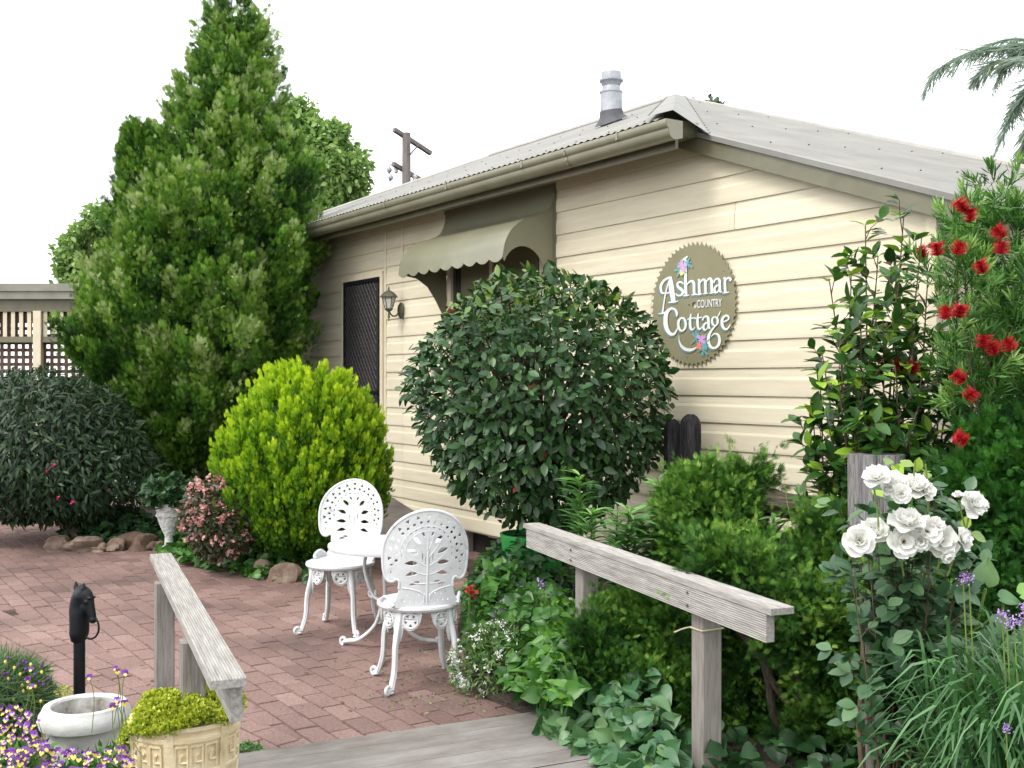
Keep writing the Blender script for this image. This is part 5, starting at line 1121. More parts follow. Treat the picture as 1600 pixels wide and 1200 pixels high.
def leafball(name, c, rad, N, T, size, mat_, label, cat, seed, trunk=None, droop=0.0, out=0.8, wild=0.6, squash=None, tintf=None, inner=0.25, twigs=60, lump=0.05, upn=0.5, front=0.45, parts=('foliage',), group=None, rot=0, shape=None):
    g = rng(seed); c = np.array(c, float); rad = np.array(rad, float); root = empty(name, (c[0], c[1], 0), rot, label, cat, group)
    u = sph(g, N, 0.0, front); N = len(u); ph = g.uniform(0, 6.28, (4, 3)); fr = g.normal(0, 3.0, (4, 3))
    k = 1 + lump * sum(np.sin(u @ fr[i] + ph[i, 0]) for i in range(4)); rr_ = np.where(g.random(N) < inner, g.uniform(0.55, 0.9, N), g.normal(0.985, 0.03, N))
    pos = u * k[:, None] * rr_[:, None] * rad
    if shape is not None: pos = shape(pos)
    pos = pos + np.array((0, 0, c[2]))
    d = norm(u * out + np.array((0, 0, -droop)) + g.normal(size=(N, 3)) * wild)
    nr = norm(u + np.array((0, 0, upn)) + g.normal(size=(N, 3)) * 0.35)
    ti = g.beta(2.2, 2.8, N) * 0.86 if tintf is None else tintf(u, g, N)
    b = MB(); scatter(b, T, pos, d, nr, size * g.uniform(0.65, 1.2, N), ti); b.build('foliage', mat_, root)
    tw = MB()
    hub = np.array((0, 0, c[2] - rad[2] * 0.55))
    for i in g.choice(N, twigs, replace=False):
        m_ = hub * 0.4 + pos[i] * 0.6 + g.normal(0, 0.03, 3) * rad[0]; tw.tube(catmull([hub, m_, pos[i]], 3), np.linspace(0.007, 0.002, 7) * (rad[0] / 0.6 + .4), 5)
    if trunk: limb(tw, (trunk[0], trunk[1], trunk[3] if len(trunk) > 3 else -0.02), (0, 0, c[2] - rad[2] * 0.5), trunk[2], trunk[2] * 0.75, g, 0.03, sides=9)
    tw.build('trunk' if trunk else 'twigs', M['bark'] if trunk else M['twig'], root)
    return root, g, pos, u
def ti_photi(u, g, N):
    t = g.beta(2.0, 2.6, N) * 0.80; top = (u[:, 2] > 0.62) & (g.random(N) < 0.30); t = np.where(top, g.uniform(0.84, 0.94, N), t); return np.where(g.random(N) < 0.003, 0.99, t)
D = 7.0
gp_ = GPOT[0]
leafball('clipped_bush', P(846, 622, D), (0.82, 0.80, 0.80), 8600, T_oval(0.25, 0.12, 0.10), 0.078, L_photi, 'large clipped ball bush of glossy dark green leaves growing from the green pot', 'bush', 41,
         trunk=(gp_[0] - P(846, 622, D)[0], 0, 0.03, GPOT[1] - 0.05), droop=0.35, out=0.55, wild=0.55, tintf=ti_photi, inner=0.42, twigs=160, lump=0.02, front=0.35, shape=lambda p: p * np.where((p[:, 2:3] > 0), [[1, 1, 1.0]], [[0.94, 0.94, 1.0]]))
leafball('weeping_bush', P(72, 706, 10.6), (1.02, 0.95, 0.78), 15000, T_strip(0.18, 0.35), 0.082, L_weep, 'dark weeping bush with drooping narrow leaves left of the cypress', 'bush', 43, trunk=(0.40, -0.1, 0.05), droop=0.65, out=0.5, wild=0.7, inner=0.45, twigs=80, lump=0.05,
         shape=lambda p: p * np.where(p[:, 2:3] > 0, [[1, 1, 1.0]], [[1.05, 1.05, 0.9]]))
def berries():
    root = bpy.data.objects['weeping_bush']; g = rng(44)
    for (x, y) in ((83, 727), (74, 736), (113, 785), (91, 778)):
        b = MB(); p = P(x, y, 9.62) - np.array(root.location); 
        scatter(b, OV, np.repeat(p[None], 9, 0), g.normal(size=(9, 3)), g.normal(size=(9, 3)), 0.026, g.random(9)); b.build('flower', P_mag, root)
berries()

def shrub_stems(name, base, tips, T, size, mat_, label, cat, seed, per=26, r0=0.012, up=0.5, tipc=(0.8, 1.0), spacing=0.9, whorl=False, start=0.25, lead=1.0, group=None, droop=0.0, tb=(2, 3), side=None):
    """upright stems, leaves along each stem; tips = list of stem end points"""
    g = rng(seed); base = np.array(base, float); root = empty(name, (base[0], base[1], 0), 0, label, cat, group); o = np.array((base[0], base[1], 0))
    tw = MB(); b = MB(); Pp = []; Dd = []; Nn = []; Tt = []; Ss = []
    for tp in tips:
        tp = np.array(tp, float) - o; b0 = np.array((g.normal(0, 0.03), g.normal(0, 0.03), base[2])); mid = (b0 + tp) / 2 + np.array((*(tp[:2] - b0[:2]) * 0.12, 0.0)) + g.normal(0, 0.04, 3) * lead
        c = catmull([b0, mid, tp], 10); tw.tube(c, np.linspace(r0, r0 * 0.3, len(c)), 6)
        n = int(per * np.linalg.norm(tp - b0)); t = np.sort(g.uniform(start, 1.0, n)); t[-3:] = 1.0; f = t * (len(c) - 1); i = np.clip(f.astype(int), 0, len(c) - 2); p = c[i] + (c[i + 1] - c[i]) * (f - i)[:, None]; dr = norm(c[i + 1] - c[i])
        lat = g.normal(size=(n, 3)); lat -= (lat * dr).sum(1, keepdims=True) * dr; lat = norm(lat)
        dd = norm(lat * 0.9 + dr * up + np.array((0, 0, -droop)) + g.normal(0, .15, (n, 3))); Pp.append(p); Dd.append(dd); Nn.append(norm(dr + lat * .2 + g.normal(0, .2, (n, 3)))); 
        tt = g.beta(*tb, n) * 0.8; tt = np.where(t > 0.93, g.uniform(*tipc, n), tt); Tt.append(tt); Ss.append(size * g.uniform(.7, 1.2, n) * np.where(t > .95, .8, 1))
        if side:
            ns, sl, nl = side
            for t in np.linspace(max(start, 0.45), 0.97, ns):
                f_ = t * (len(c) - 1); i_ = min(int(f_), len(c) - 2); q0 = c[i_] + (c[i_ + 1] - c[i_]) * (f_ - i_); la = g.normal(size=3); la[2] = abs(la[2]) * .5; dr_ = norm(la * .9 + norm(c[i_ + 1] - c[i_]) * .7 + np.array((0, -.25, .1))); L_ = sl * g.uniform(.6, 1.3)
                q1 = q0 + dr_ * L_; tw.tube([q0, (q0 + q1) / 2 + g.normal(0, .008, 3), q1], [r0 * .35, r0 * .25, r0 * .15], 5)
                u_ = g.uniform(.2, 1, nl); u_[-2:] = 1; la2 = g.normal(size=(nl, 3)); la2 -= (la2 @ dr_)[:, None] * dr_; la2 = norm(la2)
                Pp.append(q0 + dr_ * L_ * u_[:, None]); Dd.append(norm(la2 * .8 + dr_ * .8 + np.array((0, 0, -droop)))); Nn.append(norm(dr_ * .6 + np.array((0, -.3, 1.0)) + g.normal(0, .3, (nl, 3)))); tt = g.beta(*tb, nl) * .8; tt[-2:] = g.uniform(*tipc, 2) if g.random() < .45 else tt[-2:]; Tt.append(tt); Ss.append(size * g.uniform(.7, 1.2, nl))
    scatter(b, T, np.concatenate(Pp), np.concatenate(Dd), np.concatenate(Nn), np.concatenate(Ss), np.concatenate(Tt)); b.build('foliage', mat_, root); tw.build('stems', M['twig'], root)
    return root, g
# camellia against the wall, right of the sign
cb = P(1385, 700, 5.25); cb[2] = 0
tips = [P(x, y, d) for x, y, d in ((1352, 352, 5.3), (1412, 340, 5.3), (1440, 372, 5.35), (1296, 440, 5.2), (1330, 430, 5.3), (1372, 400, 5.4), (1400, 440, 5.1), (1450, 430, 5.3), (1285, 555, 5.2), (1310, 520, 5.0), (1345, 500, 5.1), (1380, 500, 4.95), (1425, 500, 5.0), (1462, 520, 5.1), (1270, 655, 5.15), (1282, 610, 5.1), (1310, 600, 4.9), (1350, 590, 4.9), (1400, 590, 4.85), (1440, 590, 4.9), (1480, 620, 5.0), (1300, 680, 5.0), (1335, 680, 4.85), (1370, 660, 4.8), (1420, 670, 4.8), (1460, 680, 4.9), (1290, 730, 5.1), (1500, 600, 5.0), (1475, 560, 5.2), (1360, 540, 5.2), (1400, 530, 5.2))]
shrub_stems('camellia_bush', cb, tips, T_oval(0.25, 0.14, 0.12), 0.092, L_cam, 'tall leafy glossy green camellia with lime new tips against the cream wall corner', 'shrub', 51, per=24, r0=0.009, start=0.4, droop=0.15, side=(8, 0.15, 7))
# bottlebrush at the right edge
def bottlebrush():
    base = P(1600, 700, 5.0); base[2] = 0; g = rng(61)
    root, g = None, g; tips = []
    for x, y in ((1478, 345), (1500, 318), (1530, 300), (1560, 310), (1590, 298), (1620, 300), (1655, 310), (1690, 330), (1470, 395), (1500, 400), (1540, 370), (1580, 380), (1620, 370), (1660, 390), (1490, 440), (1520, 450), (1555, 440), (1600, 440), (1640, 450), (1480, 490), (1500, 520), (1540, 500), (1580, 520), (1620, 520), (1665, 500), (1500, 560), (1530, 570), (1570, 580), (1610, 580), (1510, 610), (1550, 630), (1590, 640), (1630, 620), (1480, 540), (1700, 420), (1700, 560), (1560, 540), (1600, 480)):
        tips.append(P(x + 26, y + 24, 4.9 + g.uniform(-0.35, 0.4)))
    root, g = shrub_stems('bottlebrush_shrub', base, tips, T_strip(0.07, 0.1, 2), 0.062, L_bott, 'bottlebrush shrub with narrow leaves and red brush flowers at the right edge', 'shrub', 62, per=120, r0=0.012, up=0.7, start=0.35, tipc=(0.75, 1.0), lead=2.0)
    # leafy side shoots
    b = MB(); Cc = []; Dd = []
    for tp in tips:
        for k in range(11):
            Cc.append(np.array(tp) - np.array(root.location) + g.normal(0, 0.085, 3) - np.array((0, 0, 0.05))); Dd.append(g.normal(0, .6, 3) + np.array((0, -.2, .7)))
    clumps(b, np.array(Cc), np.array(Dd), g, 46, 0.035, 0.13, T_strip(0.075, 0.1, 2), 0.055, g.uniform(0.3, 0.85, len(Cc)), 0.12, 0.3, 0.2, 1.0); b.build('foliage', L_bott, root)
    for i, (x, y) in enumerate(((1503, 322), (1515, 337), (1562, 364), (1565, 388), (1498, 389), (1464, 390), (1533, 418), (1478, 490), (1500, 487), (1537, 535), (1577, 540), (1552, 545), (1515, 618), (1500, 590), (1385, 570), (1427, 575), (1405, 572), (1502, 686), (1440, 395), (1590, 720))):
        b = MB(); D_ = 4.45 if x > 1455 else 5.0; p = P(x, y, D_) - np.array(root.location); n = 170; ax = norm(np.array((g.normal(0, .6), g.normal(0, .3), 1.0))); n = 260; t = g.uniform(-1, 1, n); q = p + ax * t[:, None] * 0.026; la = g.normal(size=(n, 3)); la -= (la @ ax)[:, None] * ax; scatter(b, T_needle(0.05), q, norm(la) + ax * 0.25, g.normal(size=(n, 3)), 0.040 * g.uniform(.8, 1.1, n), g.random(n)); b.build('flower', P_red, root)
bottlebrush()

def juniper(name, blobs, N, label, seed, mat_=L_jun, size=0.04, per=40, up=0.35, clen=0.13, csp=0.085, tb=0.42, T=SP2, core=True, cat='shrub', out=1.0, base=None, tipl=0.0, shrink=0.075):
    g = rng(seed); bc = np.array([b_[0] for b_ in blobs], float); br = np.maximum(np.array([b_[1] for b_ in blobs], float) - shrink, 0.03)
    o = np.array((bc[:, 0].mean(), bc[:, 1].mean(), 0)) if base is None else np.array(base, float); root = empty(name, o, 0, label, cat)
    w = (br[:, 0] * br[:, 2]) ; idx = g.choice(len(blobs), N * 2, p=w / w.sum()); u = norm(g.normal(size=(len(idx), 3))); u[:, 1] = np.where((u[:, 1] > 0.3) & (g.random(len(u)) < .6), -u[:, 1], u[:, 1])
    pos = bc[idx] + u * br[idx] * g.normal(0.95, 0.12, (len(idx), 1)); ins = np.zeros(len(idx), bool)
    for c_, r_ in zip(bc, br): ins |= (((pos - c_) / (r_ * 0.82)) ** 2).sum(1) < 1
    ok = ~ins & (pos[:, 2] > 0.03); N = int(N * .8); pos = pos[ok][:N]; u = u[ok][:N]; n = len(pos); per = int(per * 1.35)
    b = MB(); Dn = norm(u * out + np.array((0, 0, up)) + g.normal(0, .3, (n, 3)))
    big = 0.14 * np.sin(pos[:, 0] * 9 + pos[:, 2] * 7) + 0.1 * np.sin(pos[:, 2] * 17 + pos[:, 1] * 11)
    szv = g.uniform(0.6, 1.5, n); clumps(b, pos - o, Dn, g, per, csp * szv, clen * szv, T, size * .95, np.clip(tb + big + g.normal(0, 0.13, n) + tipl * np.clip(u[:, 2], 0, 1), 0, 0.95), 0.12, 0.4, 0.1, 0.9)  # shade of the lower crown put into the tint; upward clumps lighter
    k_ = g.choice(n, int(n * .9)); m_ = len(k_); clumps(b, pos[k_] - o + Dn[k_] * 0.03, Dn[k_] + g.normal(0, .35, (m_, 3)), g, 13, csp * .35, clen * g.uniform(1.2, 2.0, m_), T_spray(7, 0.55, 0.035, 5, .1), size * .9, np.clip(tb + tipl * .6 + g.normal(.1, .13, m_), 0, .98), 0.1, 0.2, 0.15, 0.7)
    if core:
        for i, (c_, r_) in enumerate(zip(bc, br)): b.blob(c_ - o, r_ * 0.85, seed + i, 0.14, 18, 12, 0.02)  # near-black core tint paints the shade deep between the clumps
    b.build('foliage', mat_, root)
    tw = MB()
    for c_, r_ in zip(bc, br): limb(tw, (0, 0, -0.02), c_ - o + np.array((0, 0, r_[2] * .3)), 0.022, 0.006, g, 0.06)
    tw.build('trunk', M['bark'], root); return root
bl = lambda x, y, d, rx, rz, ry=None: (P(x, y, d), (rx * d / F, (ry or rx * 0.8) * d / F, rz * d / F))
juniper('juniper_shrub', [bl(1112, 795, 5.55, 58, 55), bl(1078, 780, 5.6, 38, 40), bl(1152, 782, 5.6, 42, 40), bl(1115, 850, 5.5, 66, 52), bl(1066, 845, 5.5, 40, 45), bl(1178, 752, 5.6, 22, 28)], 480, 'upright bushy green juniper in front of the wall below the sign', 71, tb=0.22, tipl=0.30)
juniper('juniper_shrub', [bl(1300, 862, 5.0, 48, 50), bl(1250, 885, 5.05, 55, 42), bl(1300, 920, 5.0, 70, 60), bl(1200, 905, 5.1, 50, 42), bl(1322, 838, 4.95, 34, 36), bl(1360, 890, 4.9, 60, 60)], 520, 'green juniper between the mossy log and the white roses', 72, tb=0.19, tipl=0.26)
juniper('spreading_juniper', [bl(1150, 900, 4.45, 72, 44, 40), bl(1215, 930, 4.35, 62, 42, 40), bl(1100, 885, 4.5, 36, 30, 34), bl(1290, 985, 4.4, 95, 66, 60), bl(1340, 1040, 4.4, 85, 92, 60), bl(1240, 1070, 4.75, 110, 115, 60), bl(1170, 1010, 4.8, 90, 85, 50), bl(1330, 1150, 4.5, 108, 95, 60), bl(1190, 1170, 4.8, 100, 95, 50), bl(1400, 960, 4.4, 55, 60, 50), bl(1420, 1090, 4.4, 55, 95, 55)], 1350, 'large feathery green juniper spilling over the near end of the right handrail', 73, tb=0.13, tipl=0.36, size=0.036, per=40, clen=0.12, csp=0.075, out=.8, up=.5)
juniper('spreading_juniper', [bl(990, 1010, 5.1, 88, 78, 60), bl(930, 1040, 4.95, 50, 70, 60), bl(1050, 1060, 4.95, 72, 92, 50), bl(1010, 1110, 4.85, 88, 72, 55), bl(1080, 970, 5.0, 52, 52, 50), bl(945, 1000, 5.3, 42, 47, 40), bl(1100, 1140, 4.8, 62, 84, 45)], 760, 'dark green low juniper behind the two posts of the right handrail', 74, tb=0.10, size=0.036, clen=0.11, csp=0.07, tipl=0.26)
juniper('dark_conifer', [bl(1560, 720, 4.6, 75, 62), bl(1520, 790, 4.55, 60, 60), bl(1590, 820, 4.5, 80, 90), bl(1480, 850, 4.6, 50, 70), bl(1540, 900, 4.5, 80, 60), bl(1650, 760, 4.6, 80, 100), bl(1500, 940, 4.5, 80, 70)], 620, 'dark green dense conifer at the right edge below the bottlebrush', 75, mat_=L_dkjun, tb=0.45, size=0.042)

# --- lilies with whorled stems
def lily(x, ytop, d, hgt, label, seed, per=95, size=0.12):
    d -= 0.25; tp = P(x, ytop, d); base = np.array((tp[0] + 0.01, tp[1], max(0, tp[2] - hgt)))
    return shrub_stems('lily_plant', base, [tp], T_strip(0.10, 0.35, 3), size, L_lily, label, 'plant', seed, per=per, r0=0.007, up=0.55, tipc=(0.6, 0.95), start=0.05, lead=0.3, group='lilies behind the handrail')
for i, a in enumerate(((905, 742, 6.0, 0.62, 'tallest leafy lily stem, left of the row, below the clipped bush'), (982, 795, 5.7, 0.55, 'pale broad topped lily in front of the row behind the handrail'), (1028, 748, 6.0, 0.6, 'slim lily stem between the clipped bush and the juniper'), (965, 800, 6.0, 0.4, 'small lily behind the pale broad topped one'), (1000, 815, 5.8, 0.4, 'short lily stem right of the pale broad topped one'), (1095, 718, 6.0, 0.6, 'lily top showing above the upright juniper'), (925, 800, 5.8, 0.4, 'short lily stem right of the tallest one'), (1208, 810, 5.6, 0.4, 'lily half hidden right of the upright juniper'))):
    lily(a[0], a[1], a[2], a[3], a[4], 80 + i, 330 if i != 1 else 330, 0.115 if i != 1 else 0.15)
def reeds():
    g = rng(91); base = P(1262, 830, 5.15); root = empty('grass_stalks', (base[0], base[1], 0), 0, 'few tall yellow green flowering grass stalks leaning by the mossy log', 'grass'); o = np.array((base[0], base[1], 0))
    for (x0, y0, x1, y1, r_) in ((1268, 840, 1300, 738, 0.0045), (1255, 840, 1262, 735, 0.0025), (1250, 835, 1246, 770, 0.002), (1240, 830, 1225, 745, 0.002), (1280, 830, 1290, 770, 0.002)):
        b = MB(); a_ = P(x0, y0, 5.1) - o; e_ = P(x1, y1, 5.1) - o; b.tube(catmull([a_, (a_ + e_) / 2 + g.normal(0, .01, 3), e_], 6), np.linspace(r_, r_ * .4, 13), 5)
        b.build('stalk', flat_yg, root)
flat_yg = leafm('yellow_green_stalk', [(0.0, (0.28, 0.32, 0.04)), (1.0, (0.42, 0.44, 0.08))], 0.5, 0.1)
reeds()

# --- white rose bush
def petalT(cup, w=0.55):
    v = []; nu, nv = 5, 4
    for j in range(nv):
        t = j / (nv - 1); ww = w * math.sin(min(1, 0.22 + t * 1.0) * math.pi * 0.62) * (1.0 if t < .9 else .86)
        for i in range(nu):
            q = (i / (nu - 1) - .5) * 2; v.append((ww * q, t * (1 - 0.10 * q * q), cup * (t * t) + 0.22 * q * q * t - 0.10 * (t > .9) * (1 - abs(q))))
    f = [(j * nu + i, j * nu + i + 1, (j + 1) * nu + i + 1, (j + 1) * nu + i) for j in range(nv - 1) for i in range(nu - 1)]
    return np.array(v, float), [np.array(f)]
def rose_flower(root, p, r, facing, g, openness=1.0, centre=True):
    f = norm(np.array(facing, float)); x = norm(np.cross(f, (0.1, 0.2, 1))); y = np.cross(f, x); b = MB()
    for ring, (n, L, cup, off) in enumerate(((5, 1.0, 0.10, -0.05), (6, 0.86, 0.28, 0.0), (5, 0.64, 0.50, 0.04), (4, 0.40, 0.75, 0.06)) if not centre else ((5, 1.0, 0.06, -0.05), (6, 0.88, 0.20, 0.0), (5, 0.66, 0.34, 0.03))):
        a = np.arange(n) / n * 2 * math.pi + ring * 0.6 + g.normal(0, .12, n); d = np.cos(a)[:, None] * x + np.sin(a)[:, None] * y
        tilt = (0.12 + 0.28 * ring) * openness + g.normal(0, .07, n); dd = norm(d + f * tilt[:, None]); scatter(b, petalT(cup), np.repeat((p + f * off * r)[None], n, 0), dd, np.repeat(f[None], n, 0) + d * -0.3, r * L * g.uniform(.92, 1.08, n), g.uniform(.3, 1, n))
    fl = b.build('flower', P_white, root, sharp=180)
    if centre:
        s = MB(); n = 40; u = norm(g.normal(size=(n, 3)) * .5 + f); scatter(s, T_needle(0.12), np.repeat((p + f * 0.05 * r)[None], n, 0), u, g.normal(size=(n, 3)), r * 0.27, g.random(n)); s.build('stamens', P_stam, fl)
def roses():
    g = rng(101); D_ = 3.55; base = P(1400, 900, D_); base[2] = 0
    tips = []
    for x, y in ((1345, 880), (1360, 900), (1340, 930), (1370, 950), (1400, 900), (1420, 930), (1440, 890), (1460, 920), (1480, 880), (1490, 930), (1400, 960), (1440, 960), (1380, 860), (1330, 900), (1500, 900), (1420, 870), (1350, 820), (1385, 800), (1420, 800), (1450, 800), (1470, 830), (1400, 830), (1460, 780), (1440, 765), (1500, 830), (1375, 980), (1420, 990), (1470, 960)):
        tips.append(P(x, y, D_ + g.uniform(-0.12, 0.25)))
    root, g = shrub_stems('rose_bush', base, tips, T_oval(0.33, 0.10, 0.12), 0.062, L_rose, 'white flowering rose bush tied to a stake at the right', 'rose bush', 102, per=22, r0=0.005, up=0.35, start=0.35, tipc=(0.3, 0.9), droop=0.25, lead=1.0, side=(7, 0.13, 6))
    o = np.array(root.location)
    ls = [(1405, 725, .05), (1424, 728, .05), (1385, 727, .055), (1450, 748, .045), (1432, 738, .05), (1445, 735, .05), (1380, 777, .055), (1410, 772, .05), (1515, 832, .06), (1505, 828, .05)]
    for x, y, s_ in ls:
        b = MB(); scatter(b, T_oval(0.33), (P(x, y, D_ - .1) - o)[None], g.normal(0, .6, (1, 3)) + np.array([[0.2, 0, -0.1]]), np.array([[0.0, -.7, .7]]), s_, np.array([g.uniform(.9, 1)])); b.build('young_leaf', L_rose, root)
    F_ = [(1342, 846, 30, (-.25, -1, .35), 0), (1364, 834, 30, (0.0, -.8, .8), 0), (1411, 847, 29, (0.0, -1, .15), 1), (1418, 818, 32, (-.1, -.6, 1), 0), (1447, 832, 29, (0.2, -1, .5), 1), (1469, 846, 31, (0.1, -1, .35), 1), (1437, 843, 20, (-.3, -1, -.1), 0),
          (1503, 843, 22, (.7, -.7, .3), 0), (1369, 748, 26, (-.3, -.6, 1), 0), (1395, 756, 26, (.1, -.6, 1), 0), (1386, 762, 15, (0, -1, .1), 0), (1428, 762, 28, (.1, -.8, .8), 0), (1446, 768, 20, (.5, -.8, .4), 0), (1407, 772, 18, (-.2, -1, .2), 0), (1520, 788, 24, (.3, -1, .4), 0), (1497, 776, 11, (-.2, -.2, 1), 0), (1510, 777, 11, (0.0, -.3, 1), 0), (1478, 868, 14, (.2, -1, -.4), 0), (1535, 790, 12, (.8, -.6, .2), 0), (1462, 820, 16, (.3, -.7, .7), 0)]
    for i, (x, y, r_, fc, ce) in enumerate(F_):
        dd = D_ - 0.22 + g.uniform(-.04, .04); rose_flower(root, P(x, y, dd) - o, r_ * dd / F * 0.92, fc, g, 1.0 if r_ > 15 else 3.0, bool(ce))
    st = MB()
    for (x0, y0, x1, y1) in ((1510, 830, 1498, 782), (1508, 835, 1518, 795), (1500, 845, 1512, 815), (1425, 860, 1430, 720), (1370, 860, 1366, 765), (1350, 880, 1345, 860), (1412, 900, 1411, 860), (1465, 890, 1468, 855), (1450, 800, 1446, 725), (1480, 900, 1505, 830)):
        a_, e_ = P(x0, y0, D_ - .18) - o, P(x1, y1, D_ - .2) - o; st.tube(catmull([a_, (a_ + e_) / 2 + g.normal(0, .006, 3), e_], 4), 0.0028, 6)
    st.build('flower_stems', M['stem'], root)
    s = P(1359, 1000, 3.62); k = MB(); zt = EYE - (930 - HY) * 3.62 / F; k.bar((s[0], s[1], -0.02), (s[0] - 0.005, s[1], zt), 0.022, 0.022, up=(0, 1, 0)); st = k.build('garden_stake', M['wood']); tag(st, 'thin grey timber stake holding the rose bush', 'stake')
    c = MB(); limb(c, (s[0] - o[0] - 0.03, s[1] - o[1], -0.02), (s[0] - o[0] - 0.02, s[1] - o[1] + .02, zt), 0.011, 0.008, g, 0.02); c.build('cane', M['twig'], root)
    t = MB(); zz = EYE - (1128 - HY) * 3.62 / F; pts = [(s[0] + 0.022 * math.cos(a) - 0.008, s[1] + 0.022 * math.sin(a), zz + 0.002 * i) for i, a in enumerate(np.linspace(0, 4 * math.pi, 24))] + [(s[0] + .03, s[1] - .02, zz - .01), (s[0] + .045, s[1] - .02, zz - .035)]
    t.tube(pts, 0.0022, 5); o2 = t.build('rubber_tie', flat('red_brown_tie', (0.22, 0.035, 0.02))); tag(o2, 'thin red brown tie wrapped around the rose stake', 'tie')
roses()

# --- strap-leaved clump with lilac flowers
def straps():
    g = rng(111); o = P(1655, 1250, 3.2); o[2] = 0; root = empty('strap_leaf_clump', o, 0, 'arching grey green strap leaved clump with small lilac flowers at the lower right', 'plant'); b = MB()
    for i in range(1900):
        a = g.uniform(0, 2 * math.pi); rr_ = g.uniform(0, 0.32); p0 = np.array((rr_ * math.cos(a) * 1.15, rr_ * math.sin(a) * 0.9, g.uniform(0.0, 0.45))); a2 = a + g.normal(0, .7); L = g.uniform(0.40, 0.72); lean = g.uniform(.12, .55)
        ts = np.linspace(0, 1, 7); hd = np.array((math.cos(a2), math.sin(a2), 0)); 
        c = p0 + hd * (L * lean * ts ** 1.5)[:, None] + np.array((0, 0, 1.0)) * (L * (ts * 1.15 - (0.35 + lean) * ts ** 2.6))[:, None]
        w = 0.0058 * np.array([.8, 1, 1, 1, .95, .75, .15]) * g.uniform(.7, 1.25); sd = norm(np.cross(hd, (0, 0, 1)) + g.normal(0, .25, 3)); V = np.empty((14, 3)); V[0::2] = c - sd * w[:, None]; V[1::2] = c + sd * w[:, None]
        b.add(V, np.array([(2 * j, 2 * j + 1, 2 * j + 3, 2 * j + 2) for j in range(6)]), np.clip(g.normal(.45, .2), 0, 1), True)
    b.build('foliage', L_strap, root)
    for (x, y, d, r_) in ((1505, 905, 3.3, 9), (1514, 903, 3.3, 7), (1573, 970, 3.1, 14), (1585, 975, 3.1, 12), (1566, 960, 3.15, 8), (1598, 970, 3.1, 12), (1572, 1138, 2.9, 7), (1600, 950, 3.2, 8)):
        f = MB(); p = P(x, y, d) - o; n = 40; r__ = r_ * d / F; scatter(f, T_oval(0.3), p + g.normal(0, r__ * .5, (n, 3)), g.normal(size=(n, 3)), g.normal(size=(n, 3)), 0.0075, g.random(n)); fl = f.build('flower_head', P_lil, root)
        s = MB(); s.tube(catmull([p, p + np.array((0.01, 0, -0.2)), p + np.array((0.03, 0.0, -0.5))], 5), 0.0022, 5); s.build('flower_stem', M['stem'], root)
straps()
def bigleaves():
    g = rng(121); o = P(1560, 1000, 3.7); o[2] = 0; root = empty('broad_leaf_plant', o, 0, 'plant with large pale veined leaves behind the lilac flowers at the right', 'plant'); b = MB()
    for (x, y, s_, d, n, t) in ((1538, 915, .15, (0.1, -.1, 1), (-.5, -1, .1), .75), (1560, 935, .13, (.9, -.1, -.1), (0, -.6, 1), .5), (1555, 960, .14, (.2, -.3, -1), (.3, -1, .2), .5), (1545, 985, .13, (-.3, -.4, -1), (-.2, -1, .3), .4), (1592, 930, .14, (1, -.1, .2), (0, -.7, 1), .9), (1578, 990, .14, (.5, -.3, -1), (0, -1, .4), .4), (1480, 930, .11, (.8, -.3, .5), (-.2, -.6, 1), .95), (1470, 940, .10, (-.9, -.3, .3), (0, -.5, 1), .9), (1500, 968, .10, (1, -.3, -.1), (0, -.8, 1), .7), (1465, 955, .11, (-.2, -.4, -1), (0, -1, .3), .5), (1445, 940, .09, (-.5, -.4, -.6), (0, -1, .5), .6), (1430, 970, .10, (.2, -.4, -.8), (0, -1, .6), .6), (1600, 1000, .14, (.2, -.4, -1), (0, -1, .5), .4), (1520, 1000, .13, (-.5, -.4, -.8), (0, -1, .5), .35)):
        V, Fs = HE; scatter(b, HE, (P(x, y, 3.6) - o)[None], np.array([d], float), np.array([n], float), s_ * .62, np.array([t]))
    me = b.build('foliage', L_pale, root)
    s = MB()
    for (x0, y0, x1, y1) in ((1522, 990, 1540, 920), (1560, 1000, 1568, 940), (1465, 1010, 1472, 940), (1500, 1000, 1560, 960)):
        a_, e_ = P(x0, y0, 3.65) - o, P(x1, y1, 3.62) - o; s.tube([a_, (a_ + e_) / 2, e_], 0.005, 6)
    s.build('stems', M['stem'], root)
bigleaves()

